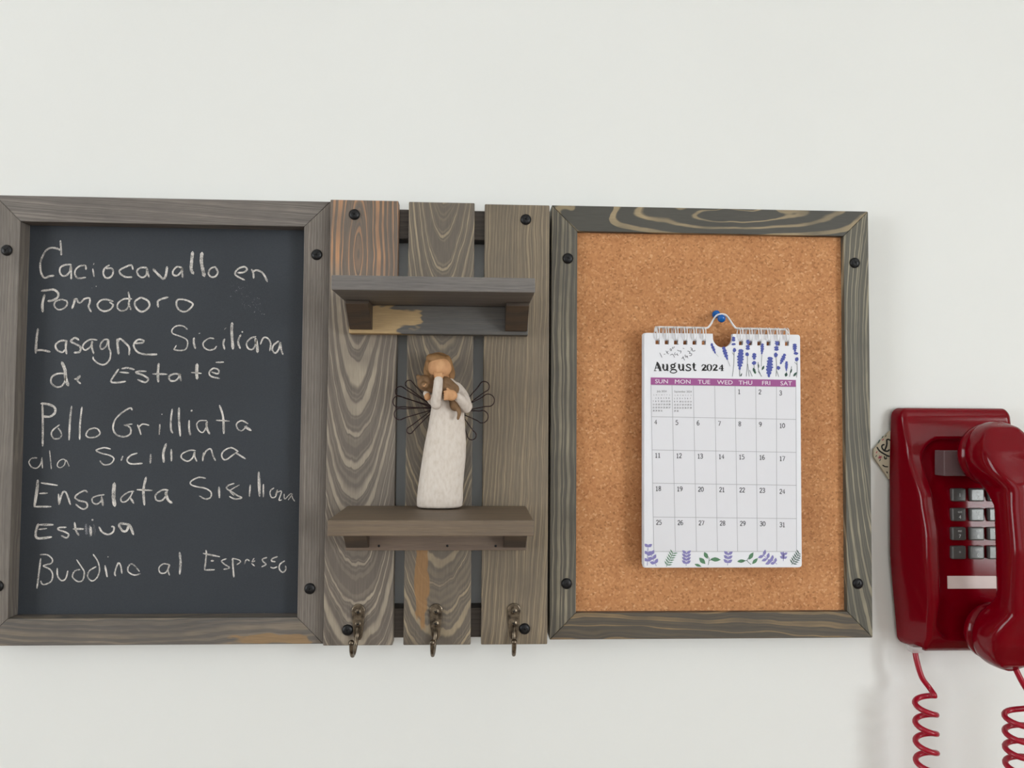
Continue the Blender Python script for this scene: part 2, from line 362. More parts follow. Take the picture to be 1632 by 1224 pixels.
# ------------------------------------------------------------------ screws (parts of the boards)
def screw(c, d, parent, r=0.0046):
    bm = bmesh.new()
    lathe(bm, c, [(r*1.0, d-0.0004), (r, d+0.0006), (r*0.82, d+0.0016), (r*0.5, d+0.0021), (0, d+0.0022)], 20)
    o = from_bm('screw', bm, M['screw'], parent, smooth=True, origin=(c[0], -d, ZC+c[1]))
    bm = bmesh.new(); a = random.uniform(0, 1.5)
    for q in (0, math.pi/2):
        mt = Matrix.Translation((c[0], -d-0.0020, ZC+c[1])) @ Matrix.Rotation(a+q, 4, 'Y') @ Matrix.Diagonal((r*1.0, 0.0008, r*0.2, 1))
        bmesh.ops.create_cube(bm, size=1, matrix=mt)
    from_bm('cross_slot', bm, M['recess'], o)
    return o
def frame(root, x0, x1, z0, z1, wd, d0, d1, mats):
    """four mitred rails; mats = top, bottom, left, right"""
    xi0, xi1, zi0, zi1 = x0+wd, x1-wd, z0+wd, z1-wd
    g = 0.00012
    specs = [('frame_rail', [(x0+g, z1), (xi0+g, zi1), (xi1-g, zi1), (x1-g, z1)], mats[0]), ('frame_rail', [(x0+g, z0), (x1-g, z0), (xi1-g, zi0), (xi0+g, zi0)], mats[1]),
             ('frame_stile', [(x0, z0+g), (xi0, zi0+g), (xi0, zi1-g), (x0, z1-g)], mats[2]), ('frame_stile', [(x1, z0+g), (x1, z1-g), (xi1, zi1-g), (xi1, zi0+g)], mats[3])]
    for nm, pts, mt in specs: from_bm(nm, prism(pts, d0, d1, 0.0005), mt, root)

# ------------------------------------------------------------------ chalkboard
cb = thing('chalkboard', (-0.2637, 0, ZC-0.192), 'chalkboard menu in a grey wooden frame with handwritten Italian dishes', 'chalkboard')
GB = (100, 94, 90)
wt = [wood('chalk_frame_top', 'X', (0.4, 0.1), 0.02, 0.0032, GB, (142, 134, 126), 0.7, 0.005, 3.0, 0.22, 0.42, slope=0.06),
      wood('chalk_frame_bottom', 'X', (-0.06, 0.02), 0.06, 0.0085, (96, 91, 87), (142, 128, 110), 0.7, 0.007, 8.0, 0.2, 0.38, tan=((146, 118, 84), 0.000, 0.009, 0.06, 0.125)),
      wood('chalk_frame_left', 'Z', (-0.3, 0.1), 0.01, 0.0026, (104, 97, 91), (140, 132, 122), 0.7, 0.002, 13.0, 0.25, 0.5),
      wood('chalk_frame_right', 'Z', (0.3, 0.1), 0.01, 0.0024, (102, 95, 89), (142, 133, 124), 0.7, 0.002, 17.0, 0.25, 0.5)]
frame(cb, -0.4027, -0.1250, -0.192, 0.1798, 0.0218, 0.0, 0.022, wt)
board = from_bm('slate_panel', box(-0.3835, -0.1445, 0.004, 0.008, -0.1728, 0.1605, 0), M['slate'], cb)
for p in ((11, 399), (505, 406), (494, 938), (-3, 934)):
    v = at(p[0], p[1], 0.022); screw((v.x, v.z-ZC), 0.022, cb)
# chalk handwriting: strokes in pixels of the photograph, read off in enlarged crops: (origin, [(width, points)...])
ZS = 1632/220
CH = [((40,370), """22:418,100 425,200 428,270;22:425,215 380,195 310,185 250,215 205,290 180,370 185,460 205,515 235,540 290,520 340,515
20:545,385 480,385 420,415 410,470 440,515 490,510 530,460 540,400 545,470 545,555;20:720,440 710,395 650,400 600,440 590,500 630,545 715,535;18:800,435 815,525;9:815,365 808,385
20:995,390 940,430 925,490 955,540 1010,530 1040,480 1025,430 960,430;20:1275,440 1255,390 1190,410 1120,450 1130,495 1190,530 1265,530;20:1440,420 1370,420 1325,455 1340,510 1390,535 1435,500 1440,430 1450,480 1465,530
24:195,695 270,685 340,680 390,720 385,770 330,805 270,815;28:230,740 205,850 208,940;18:430,795 360,820 345,870 390,915 450,905 495,860 490,815 430,795
24:590,790 575,850 555,900;20:575,800 610,790 630,830 660,830 700,790 760,780 765,830 750,880 780,940;20:1040,820 960,795 890,810 855,860 880,910 940,935 1010,910 1040,860 1000,830
20:1220,705 1235,790 1225,850 1250,915;18:1260,790 1170,790 1100,840 1095,900 1140,930 1200,910 1235,850;22:1370,770 1300,820 1310,890 1370,940 1430,920 1470,870 1450,810 1370,770;9:840,640 850,642;6:790,660 795,662"""),
((240,370), """26:30,435 90,500 150,550 180,510 195,410;20:370,420 310,410 265,460 270,505 320,510 365,460 370,420 375,480 380,535;34:497,235 485,350 480,440 505,490;38:608,245 600,340 615,430 635,520
20:770,410 710,430 685,490 720,530 770,520 795,470 770,420;20:1030,480 1100,475 1140,440 1110,410 1040,430 1000,480 1020,520 1110,565;20:1195,440 1215,490 1218,545;22:1205,470 1250,450 1310,470 1350,520 1380,585
22:90,885 85,820 130,790 205,770;20:390,795 320,800 305,860 340,920 410,940 470,900 500,850 450,815 390,795"""),
((40,500), """26:152,180 135,300 125,465;22:125,435 200,430 295,450;20:495,320 420,320 360,370 380,430 440,455 475,420;22:490,320 480,390 490,475;22:635,310 590,285 540,325 590,355 650,390 645,450 580,460
18:850,310 770,305 700,350 680,400 715,430 770,390 800,330;22:790,325 790,400 810,470;18:985,305 930,310 890,370 905,420 960,380 985,310 990,400 1010,450 1000,540 940,600 870,590 810,540 805,510
26:1090,300 1095,390 1105,475;22:1095,340 1120,295 1180,340 1230,400 1230,485;20:1300,350 1380,345 1405,320 1340,305 1290,350 1290,400 1340,460 1440,485;22:1420,482 1500,482 1560,480
34:435,575 470,660 480,760 510,850;20:460,705 380,710 315,750 310,820 370,865 430,855 470,800 480,720;20:585,770 625,770 650,735 615,765 625,800 655,825
20:1105,655 1060,720 1015,800 1080,815 1190,800;20:1145,650 1210,640 1290,660;18:1120,690 1225,700;20:1430,680 1350,680 1310,695 1390,725 1455,770 1420,810 1330,780;28:1580,590 1570,700 1575,805;20:1510,712 1678,715"""),
((250,500), """15:360,185 310,145 230,145 180,190 190,235 270,265 345,300 365,350 340,420 270,435 200,425;14:200,425 230,375;22:440,285 435,340 455,410;16:675,295 620,290 550,340 560,400 620,430 680,415 705,385;22:800,300 785,350 800,420;8:800,185 820,165;8:495,235 510,230
32:890,110 885,220 900,415;22:990,250 960,330 985,410;16:1010,215 1004,220;18:1170,270 1110,290 1060,350 1080,410 1130,420 1165,370 1175,300;30:1165,290 1185,380 1190,455
18:1225,360 1260,285 1310,290 1345,350 1335,440;20:1440,325 1380,370 1365,430 1400,465 1440,420 1460,340 1470,420 1490,480;20:280,720 210,710 145,740 160,790 220,790 260,750 265,710 285,795
34:475,595 470,690 475,770;18:410,695 525,705;18:650,690 720,710 730,665 670,645 620,690 640,740 740,765;18:700,575 790,572"""),
((40,630), """26:190,98 270,105 345,140 355,200 300,250 215,250;22:205,115 210,350 207,600;16:405,350 330,410 310,460 340,510 400,510 430,470 415,420 390,390;22:550,130 530,300 520,525;20:672,140 650,330 645,520
16:820,385 750,410 720,470 760,500 840,490 885,450 860,400 810,385;18:1265,175 1240,150 1140,210 1065,290 1040,390 1080,465 1170,490 1240,460 1250,400 1220,365 1170,350;14:1170,350 1265,340
18:1330,350 1350,400 1370,465;16:1340,380 1390,340 1465,355;16:1595,345 1585,465;10:1618,225 1620,227;14:140,740 80,745 45,790 80,850 140,860 185,810 200,740;14:200,735 205,860;11:290,655 300,760 310,870
12:490,780 450,755 400,780 380,830 410,855 460,830 480,770 500,790 520,840;16:1010,635 930,620 840,650 900,685 1000,710 1050,750 1010,810 930,820 885,775;18:1155,720 1135,770;18:1325,685 1250,710 1205,765 1250,810 1385,805;22:1485,700 1480,800"""),
((230,630), """14:180,345 178,465;20:330,165 315,280 315,400 335,445;24:410,150 410,300 425,480;22:530,300 530,400 545,470;20:560,183 562,184;14:740,300 660,300 620,340 640,410 690,440 730,380 745,310;24:735,320 740,390 770,455
24:890,120 930,250 940,450;16:850,295 1005,305;16:1225,335 1150,300 1090,340 1110,405 1160,415 1210,360;28:1190,370 1260,415;28:258,575 225,680 230,790;22:318,640 320,775;16:605,655 540,650 450,690 440,740 510,780 570,740 595,670 595,720 620,780
18:700,680 690,775;18:695,730 730,660 785,635 810,710 840,770;16:1110,665 1030,620 950,650 915,700 930,750 970,760 1040,710 1100,670;20:1080,680 1195,750"""),
((40,740), """30:150,190 140,300 110,500;20:190,220 380,248;16:170,345 265,340;20:110,500 305,500;18:395,350 400,475;20:400,475 440,340 480,330 510,400 535,475;18:735,335 710,310 640,340 590,390 640,430 720,450 735,500 690,530 630,500 600,470
16:935,360 860,370 795,400 800,450 850,470 900,430 905,380;26:905,390 920,485;42:1055,225 1045,380 1060,490;16:1285,320 1220,330 1140,390 1140,440 1190,440 1240,390 1270,330;22:1240,390 1285,460;28:1430,155 1400,300 1410,480;20:1325,300 1500,308
18:1690,305 1620,305 1545,360 1550,420 1610,430 1660,380 1680,310;28:1660,330 1690,420 1735,455"""),
((260,740), """16:500,165 420,155 330,200 330,240 400,265 500,285 565,330 560,390 500,410 430,375;24:660,270 665,395;16:840,225 770,250 750,285 820,330 880,370 930,395 850,410 785,380;12:900,245 820,290 790,320 840,370;18:1030,245 1020,380;32:1130,95 1140,375;20:1185,240 1185,385
14:1310,280 1265,320 1280,390 1330,380 1350,300 1330,370;12:1350,330 1400,320 1370,420 1400,420;12:1430,350 1440,410 1510,345 1530,400 1555,435;12:1480,420 1530,350"""),
((40,810), """26:155,185 125,290 150,355 310,340;24:165,195 330,195;16:160,250 255,240;18:485,225 400,230 395,255 470,280 515,310 490,350 430,325;22:585,170 600,260 635,320;22:570,245 690,245;26:775,225 780,320;18:797,138 798,139
20:875,220 910,280 980,310 1040,280 1050,225 1020,215;26:1240,195 1115,185 1150,265 1200,265 1235,200 1280,310;18:185,595 165,750 140,945;16:175,550 260,550 320,600 310,650 215,680 290,720 325,780 310,860 240,900 200,895 185,860
16:380,710 385,800 430,855 480,830 505,740;15:610,610 670,700 700,760 680,850 620,865 560,810 590,740 650,725;15:805,545 860,630 880,730 850,820 790,860 740,810 760,740 840,690;20:945,680 970,810;11:980,575 981,576
17:1070,800 1060,760 1100,650 1130,680 1145,770;15:1350,745 1270,660 1220,690 1220,750 1290,790 1360,775"""),
((250,840), """15:150,445 80,435 25,480 40,540 100,540 140,480 150,445 130,500 150,570;24:268,300 280,420 270,555;18:580,275 585,330 565,500;18:550,312 740,350;18:640,400 670,398;18:565,508 680,505;15:820,375 765,400 800,440 860,480 790,500
18:895,370 900,470 910,590;13:895,370 960,385 990,410 945,445;15:1035,435 1060,385 1095,400;13:1150,370 1125,410 1160,400;13:1120,430 1155,460;16:1300,360 1250,380 1260,410 1290,440 1240,470
16:1425,350 1370,370 1355,400 1400,410;15:1420,470 1380,485 1345,475;15:1510,400 1455,440 1450,500 1490,535 1525,500 1520,460""")]
DCH = 0.0081
bm = bmesh.new()
def strokes(bm, data, scale, d, wk, mi=0, jit=0.12, sm=5):
    for (ox, oy), txt in data:
        for s_ in txt.replace('\n', ';').split(';'):
            if not s_.strip(): continue
            wd, pts = s_.split(':'); P = [Vector([float(q) for q in t.split(',')]) for t in pts.split()]
            if (P[0]-P[-1]).length < 12 and len(P) == 2: P = [P[0]]
            else: P = spline(P, sm) if len(P) > 2 else [P[0].lerp(P[1], i/4) for i in range(5)]
            q = [p2(ox+p.x/scale, oy+p.y/scale, d) for p in P]
            ribbon(bm, q, float(wd)/scale*wk, mi, jit=jit)
strokes(bm, CH, ZS, DCH, 0.000545*1.0)
lay(bm, DCH)
for i, f in enumerate(bm.faces): pass
wr = from_bm('chalk_writing', bm, M['chalk'], board)
bm = bmesh.new()                                     # rubbed chalk spots
for i in range(90):
    a = random.random(); px = 370+48*a+random.gauss(0, 7); py = 455+40*a+random.gauss(0, 8)
    if 366 < px < 425: ribbon(bm, [p2(px, py, DCH)], 0.0006*random.uniform(0.4, 1.3))
for q in ((137, 843), (143, 846), (150, 843)):
    ribbon(bm, [p2(q[0], q[1]-7, DCH), p2(q[0]+1, q[1]+8, DCH)], 0.003)
for i in range(30):
    px = random.uniform(30, 470); ribbon(bm, [p2(px, random.uniform(976, 981), DCH)], 0.0004)
lay(bm, DCH-0.00003); from_bm('chalk_smudge', bm, M['chalk_faint'], board)['kind'] = 'stuff'

# ------------------------------------------------------------------ plank rack with shelves and hooks
rk = thing('shelf_rack', (-0.0312, 0, ZC-0.1913), 'three-plank wooden wall rack with two small shelves and coat hooks', 'shelf')
def rl(x, z): return (x+0.0312, z+0.1913)            # rack frame coordinates
wl = wood('plank_flame_grain', 'Z', rl(-0.100, 0.133), 0.17, 0.0078, (105, 96, 88), (168, 156, 138), 1.0, 0.0035, 5.0, 0.20, 0.36, pw=1.30, warm=((190, 142, 104), rl(0, 0.085)[1], rl(0, 0.115)[1], 0.2), fine=0.25)
wm = wood('plank_middle_grain', 'Z', rl(-0.028, 0.250), 0.17, 0.0038, (103, 94, 84), (164, 148, 122), 1.0, 0.0040, 21.0, 0.18, 0.38, tan=((150, 112, 70), rl(-0.0505, 0)[0], rl(-0.0365, 0)[0], rl(0, -0.168)[1], rl(0, -0.075)[1]), fine=0.3)
wr_ = wood('plank_straight_grain', 'Z', rl(-0.06, 0.5), 0.10, 0.0026, (110, 99, 85), (162, 144, 116), 0.85, 0.0035, 34.0, 0.22, 0.38, slope=0.02, fine=0.5)
for x0, x1, z1, mt, lb in ((-0.1237, -0.0667, 0.1795, wl, 'plank with bold wavy grain, orange near the top'), (-0.0580, -0.0024, 0.1790, wm, 'plank with a tan streak near the bottom'), (0.0062, 0.0614, 0.1783, wr_, 'plank with fine straight grain')):
    from_bm('plank', box(x0, x1, 0.018, 0.030, -0.1913, z1, 0.0008), mt, rk, label=lb)
wb = wood('rack_batten_wood', 'X', (0, 0), 0.02, 0.004, (84, 77, 72), (120, 110, 100), 0.4, 0.003, 41.0, 0.4, 0.4)
for z0, z1 in ((0.150, 0.1755), (-0.1885, -0.164)):
    from_bm('batten', box(-0.1215, 0.0590, 0.0, 0.0178, z0, z1, 0.0006), wb, rk)
for p in ((565, 342), (838, 350), (554, 1004), (836, 1002)):
    v = at(p[0], p[1], 0.030); screw((v.x, v.z-ZC), 0.030, rk)
ws1 = wood('upper_shelf_wood', 'X', (0.0, 0.1), 0.05, 0.0045, (104, 100, 98), (136, 130, 124), 0.4, 0.004, 52.0, 0.4, 0.45)
ws2 = wood('lower_shelf_wood', 'X', (0.3, 0.2), 0.05, 0.0045, (106, 92, 78), (136, 116, 92), 0.4, 0.004, 58.0, 0.4, 0.4)
wr1 = wood('upper_rail_wood', 'X', (0.3, 0.0), 0.05, 0.006, (90, 88, 86), (116, 110, 102), 0.4, 0.004, 61.0, 0.4, 0.4, tan=((190, 160, 114), rl(0, 0.062)[1], rl(0, 0.087)[1], rl(-0.12, 0)[0], rl(-0.050, 0)[0]))
wr2 = wood('lower_rail_wood', 'X', (0.3, 0.0), 0.05, 0.006, (108, 92, 80), (132, 114, 96), 0.4, 0.004, 67.0, 0.4, 0.4)
wg = wood('gusset_wood', 'X', (0.0, 0.0), 0.3, 0.005, (66, 56, 48), (104, 80, 56), 0.4, 0.004, 71.0, 0.35, 0.3)
for (zt, zb, mt, mr) in ((0.1000, 0.0892, ws1, wr1), (-0.0766, -0.0880, ws2, wr2)):
    from_bm('shelf_board', box(-0.1053, 0.0428, 0.0301, 0.118, zb, zt, 0.0007), mt, rk)
    from_bm('shelf_rail', box(-0.1046, 0.0428, 0.0301, 0.042, zb-0.0235, zb-0.0001, 0.0005), mr, rk)
    for xa in (-0.1035, 0.0237):
        bm = bmesh.new(); x0, x1 = xa, xa+0.0182
        prof = [(0.0421, zb-0.0001), (0.068, zb-0.0001), (0.068, zb-0.003), (0.046, zb-0.0205), (0.0421, zb-0.0205)]
        a = [bm.verts.new((x0, -d, ZC+z)) for d, z in prof]; b = [bm.verts.new((x1, -d, ZC+z)) for d, z in prof]
        bm.faces.new(a); bm.faces.new(b[::-1])
        for i in range(5): bm.faces.new((a[i], b[i], b[(i+1) % 5], a[(i+1) % 5]))
        bmesh.ops.recalc_face_normals(bm, faces=bm.faces[:]); bevel(bm, 0.0004)
        from_bm('shelf_bracket', bm, wg, rk)
for px in (604, 713, 790):                           # small nail heads in the lower rail
    v = at(px, 870, 0.042); bm = bmesh.new(); lathe(bm, (v.x, v.z-ZC), [(0.0010, 0.0418), (0.0010, 0.0424), (0, 0.0426)], 10)
    from_bm('nail', bm, M['screw'], rk)
def hook(cx, lean):
    d = 0.0301; zt = -0.157
    bm = bmesh.new(); pts = []
    for i in range(13):
        a = math.pi*i/12; pts.append((cx+0.0056*math.cos(a), zt-0.0056+0.0056*math.sin(a)))
    pts += [(cx-0.0046, zt-0.018), (cx-0.0034, zt-0.0265), (cx-0.0020, zt-0.0295), (cx+0.0020, zt-0.0295), (cx+0.0034, zt-0.0265), (cx+0.0046, zt-0.018)]
    o = from_bm('coat_hook', prism(pts, d, d+0.0018, 0.0007), M['brass'], rk)
    for p in o.data.polygons: p.use_smooth = False
    bm = bmesh.new(); x2 = cx+lean
    path = spline([(cx, -d-0.0012, ZC+zt-0.0195), (cx, -d-0.0050, ZC+zt-0.0245), (cx+lean*0.4, -d-0.0060, ZC+zt-0.031), (cx+lean*0.8, -d-0.0095, ZC+zt-0.0372), (x2, -d-0.0150, ZC+zt-0.0378), (x2, -d-0.0195, ZC+zt-0.0330), (x2, -d-0.0205, ZC+zt-0.0262)], 5)
    N = len(path); tube(bm, path, [0.0020-0.0004*math.sin(math.pi*i/(N-1)) for i in range(N)], 12)
    ellipsoid(bm, path[-1], (0.0026, 0.0026, 0.0026), 14)
    from_bm('hook_prong', bm, M['brass'], o, smooth=True)
    for zz in (zt-0.0065, zt-0.0163):
        bm = bmesh.new(); lathe(bm, (cx, zz), [(0.0027, d+0.0016), (0.0026, d+0.0023), (0.0012, d+0.0028), (0, d+0.0028)], 16)
        for q in (0.4, 0.4+math.pi/2):
            bmesh.ops.create_cube(bm, size=1, matrix=Matrix.Translation((cx, -d-0.0027, ZC+zz)) @ Matrix.Rotation(q, 4, 'Y') @ Matrix.Diagonal((0.003, 0.0006, 0.0006, 1)))
        s = from_bm('hook_screw', bm, [M['brass'], M['recess']], o)
        for p in s.data.polygons[-12:]: p.material_index = 1
for cx, ln in ((-0.0950, -0.0022), (-0.0313, -0.0016), (0.0333, -0.0006)): hook(cx, ln)

# ------------------------------------------------------------------ corkboard
ck = thing('corkboard', (0.2036, 0, ZC-0.190), 'cork pinboard in a dark grey wooden frame with swirling grain', 'pinboard')
GG = (84, 82, 74)
wc = [wood('cork_frame_top', 'X', (0.366, 0.02), 0.17, 0.0075, (72, 70, 64), (162, 144, 112), 1.1, 0.014, 79.0, 0.15, 0.28, nf=20.0, fine=0.0),
      wood('cork_frame_bottom', 'X', (-0.035, -0.06), 0.15, 0.0095, (80, 74, 66), (146, 122, 88), 0.9, 0.008, 83.0, 0.18, 0.3, nf=12.0, fine=0.2),
      wood('cork_frame_left', 'Z', (-0.25, 0.5), 0.07, 0.0040, (80, 76, 69), (152, 143, 122), 0.9, 0.004, 87.0, 0.20, 0.3, fine=0.3),
      wood('cork_frame_right', 'Z', (0.155, 0.24), 0.16, 0.0046, (81, 78, 69), (156, 147, 124), 0.95, 0.006, 93.0, 0.18, 0.3, nf=12, fine=0.2)]
frame(ck, 0.0640, 0.3432, -0.1898, 0.1806, 0.0223, 0.0, 0.022, wc)
cp = from_bm('cork_panel', box(0.0850, 0.3222, 0.008, 0.0165, -0.1690, 0.1598, 0), M['cork'], ck)
for p in ((905, 412), (1362, 419), (903, 930), (1367, 930)):
    v = at(p[0], p[1], 0.022); screw((v.x, v.z-ZC), 0.022, ck)

# ------------------------------------------------------------------ calendar
DP = 0.0320                                            # front of the top page
cal = thing('wall_calendar', (0.2105, -DP, ZC+0.071), 'white August 2024 wall calendar with lavender print hanging on the corkboard', 'calendar')
c0, c1_ = at(1026, 530, DP), at(1277, 903, DP)
PX0, PX1, PZ1, PZ0 = 0.1420, 0.2768, 0.0700, -0.1275
HOLES = [1048+14.75*i for i in range(6)] + [1181+14.65*i for i in range(6)]
def hx(px): return at(px, 540, DP).x
nc = at(1152, 532, DP).x
def page(dx, dz, d, nm='page', mat='paper', dw=0.0):
    x0, x1, z0, z1 = PX0+dx-dw, PX1+dx, PZ0+dz, PZ1
    out = []
    def corner(cx, cz, a0):
        for i in range(5):
            a = math.radians(a0+22.5*i); out.append(Vector((cx+0.0022*math.cos(a), 0, cz+0.0022*math.sin(a))))
    corner(x0+0.0022, z0+0.0022, 180); corner(x1-0.0022, z0+0.0022, 270); corner(x1-0.0022, z1-0.0022, 0)
    r = 0.0087
    for i in range(17):
        a = -math.pi*i/16; out.append(Vector((nc+r*math.cos(a), 0, z1-0.003+r*math.sin(a)*1.0 if 0 < i < 16 else z1)))
    corner(x0+0.0022, z1-0.0022, 90)
    loops = [out]
    for h in HOLES:
        x = hx(h); s = 0.0018; zc = 0.0622
        loops.append([Vector((x-s, 0, zc-s)), Vector((x-s, 0, zc+s)), Vector((x+s, 0, zc+s)), Vector((x+s, 0, zc-s))])
    flat = [p for l in loops for p in l]
    tri = tessellate_polygon([[Vector((p.x, p.z, 0)) for p in l] for l in loops])
    bm = bmesh.new(); vs = [bm.verts.new((p.x, -d, ZC+p.z)) for p in flat]
    fs = []
    for t in tri:
        try: fs.append(bm.faces.new([vs[i] for i in t]))
        except ValueError: pass
    bmesh.ops.recalc_face_normals(bm, faces=bm.faces[:])
    ex = bmesh.ops.extrude_face_region(bm, geom=bm.faces[:])
    for v in [g for g in ex['geom'] if isinstance(g, bmesh.types.BMVert)]: v.co.y += 0.00022
    bmesh.ops.recalc_face_normals(bm, faces=bm.faces[:])
    return from_bm(nm, bm, M[mat], cal)
for i in range(7):
    page(random.uniform(-0.0003, 0.0003), random.uniform(-0.0006, 0.0008), DP-0.0045+i*0.00062, dw=0.0008 if i % 2 else 0)
top = page(0.0003, 0.0, DP)
# twin wire loops
for h in HOLES:
    bm = bmesh.new(); x = hx(h)
    for s in (-0.0009, 0.0009):
        pts = [(x+s, -DP+0.0012, ZC+0.0636), (x+s, -DP-0.0014, ZC+0.0650), (x+s*1.25, -DP-0.0024, ZC+0.0685), (x+s*1.3, -DP-0.0012, ZC+0.0735), (x+s*1.3, -DP+0.0022, ZC+0.0757), (x+s*1.4, -DP+0.0052, ZC+0.0735), (x+s*1.9, -DP+0.0062, ZC+0.0680)]
        tube(bm, spline(pts, 4), 0.00042, 6)
    from_bm('binding_loop', bm, M['wire_white'], cal, smooth=True)
    if h not in (HOLES[5], HOLES[11]):
        bm = bmesh.new()
        for s in (0.0027, 0.0052):
            tube(bm, [(x+s, -DP+0.0050, ZC+0.066), (x+s, -DP+0.0048, ZC+0.0735), (x+s, -DP+0.0020, ZC+0.0752)], 0.00036, 6)
        from_bm('binding_loop', bm, M['wire_white'], cal, smooth=True)
bm = bmesh.new()
hang = [(1044, 529), (1046, 522), (1060, 521.5), (1090, 522), (1118, 522.5), (1127, 522.5), (1132, 518), (1138, 508), (1143, 502.5), (1150, 500.8), (1157, 502.5), (1163, 510), (1170, 520), (1176, 523.5), (1200, 524), (1240, 525), (1252, 526), (1256, 532)]
tube(bm, spline([at(x, y, DP-0.0026-0.0048*max(0, 1-abs(x-1150)/30)) for x, y in hang], 5), 0.00090, 8)
from_bm('hanging_wire', bm, M['wire_white'], cal, smooth=True)

DK = DP+0.00012
def colx(i, t):   # i 0..7 column line, t 0 top..1 bottom
    a = [1037.5, 1071, 1105, 1139, 1171.5, 1204.5, 1237.5, 1268.5]; b = [1042, 1076.5, 1110, 1143.5, 1175.5, 1207, 1238, 1269.5]
    return a[i]+(b[i]-a[i])*t
def rowy(j, s):   # j 0..5 row line, s 0 left..1 right
    a = [613.5, 664, 717, 770, 824, 879]; b = [616.5, 668.5, 721, 773.5, 826.5, 879]
    return a[j]+(b[j]-a[j])*s
bm = bmesh.new()
q = [(1037, 613.5), (1269, 616.5), (1269.5, 879), (1042, 879)]
flat_poly(bm, [p2(x, y, DK) for x, y in q]); lay(bm, DK-0.00004); from_bm('printed_cells', bm, M['cell'], top)
bm = bmesh.new()
for i in range(8): ribbon(bm, [p2(colx(i, 0), 613.5, DK), p2(colx(i, 1), 879, DK)], 0.00042, round_=False)
for j in range(6): ribbon(bm, [p2(colx(0, j/5), rowy(j, 0), DK), p2(colx(7, j/5), rowy(j, 1), DK)], 0.00042, round_=False)
lay(bm, DK); from_bm('printed_grid', bm, M['grid'], top)
bm = bmesh.new(); flat_poly(bm, [p2(x, y, DK) for x, y in ((1037, 601.5), (1268.5, 605.5), (1268.5, 616.5), (1037, 613))]); lay(bm, DK+0.00003); from_bm('weekday_band', bm, M['mauve'], top)
def text_bm(bm, s, cx, cy, h, d, sx=1.0, rot=0.0, mi=0, bold=0.0):
    cu = bpy.data.curves.new('t', 'FONT'); cu.body = s; cu.size = 1; cu.resolution_u = 3; cu.offset = bold
    o = bpy.data.objects.new('t', cu); C.objects.link(o)
    me = bpy.data.meshes.new_from_object(o.evaluated_get(bpy.context.evaluated_depsgraph_get()))
    xs = [v.co.x for v in me.vertices]; ys = [v.co.y for v in me.vertices]
    k = h/0.70; mxx = (min(xs)+max(xs))/2; myy = 0.35; p = p2(cx, cy, d); cr, sr = math.cos(rot), math.sin(rot)
    vs = [bm.verts.new((p.x+((v.co.x-mxx)*sx*cr-(v.co.y-myy)*sr)*k, 0, p.y+((v.co.x-mxx)*sx*sr+(v.co.y-myy)*cr)*k)) for v in me.vertices]
    for f in me.polygons: bm.faces.new([vs[i] for i in f.vertices]).material_index = mi
    bpy.data.objects.remove(o); bpy.data.curves.remove(cu); bpy.data.meshes.remove(me)
MM = 0.000527                                         # metres per pixel on the page
bm = bmesh.new()
for i, s in enumerate(['SUN', 'MON', 'TUE', 'WED', 'THU', 'FRI', 'SAT']):
    text_bm(bm, s, (colx(i, 0)+colx(i+1, 0))/2, 607.6+i*0.55, 6.6*MM, DK, 1.2)
lay(bm, DK+0.00008); from_bm('weekday_names', bm, M['white_ink'], top)
# stroke digits with small serifs, unit box 0.6 x 1 (y down)
DG = {'0': [[(.3,.02),(.08,.25),(.05,.5),(.08,.78),(.3,.98),(.52,.78),(.55,.5),(.52,.25),(.3,.02)]], '1': [[(.1,.18),(.3,.03),(.3,.97)],[(.12,.97),(.5,.97)]],
 '2': [[(.06,.25),(.18,.06),(.4,.04),(.52,.22),(.45,.45),(.05,.95)],[(.05,.95),(.55,.95)]], '3': [[(.07,.18),(.2,.04),(.42,.06),(.5,.24),(.4,.44),(.2,.48)],[(.2,.48),(.45,.54),(.54,.74),(.4,.95),(.18,.97),(.04,.82)]],
 '4': [[(.4,.97),(.4,.03),(.03,.68),(.57,.68)]], '5': [[(.5,.05),(.13,.05),(.1,.43),(.3,.38),(.5,.5),(.54,.72),(.4,.94),(.18,.97),(.04,.84)]],
 '6': [[(.48,.08),(.3,.05),(.1,.3),(.05,.65),(.15,.92),(.32,.97),(.52,.82),(.5,.55),(.3,.44),(.08,.6)]], '7': [[(.05,.05),(.55,.05),(.22,.97)]],
 '8': [[(.3,.03),(.1,.15),(.14,.38),(.3,.47),(.5,.62),(.5,.86),(.3,.97),(.1,.86),(.1,.62),(.3,.47),(.46,.38),(.5,.15),(.3,.03)]],
 '9': [[(.52,.4),(.3,.54),(.08,.42),(.08,.16),(.3,.03),(.5,.14),(.55,.4),(.45,.75),(.2,.97)]]}
def digits(bm, s, x, y, h, wd, d, mi=0):
    for ch in s:
        for st in DG[ch]: ribbon(bm, [p2(x+a*h*0.95, y+b*h, d) for a, b in st], wd, mi, round_=False)
        x += h*0.60
bm = bmesh.new(); day = 1
for j in range(5):
    for i in range(7):
        if j == 0 and i < 4: continue
        x = colx(i, j/5)+4.5; y = rowy(j, i/6)+(4.8 if i < 6 else 6)
        bm = bmesh.new(); digits(bm, str(day), x, y, 7.6, 0.00068, DK); day += 1
        lay(bm, DK+0.00003); from_bm('day_number', bm, M['ink_grey'], top)
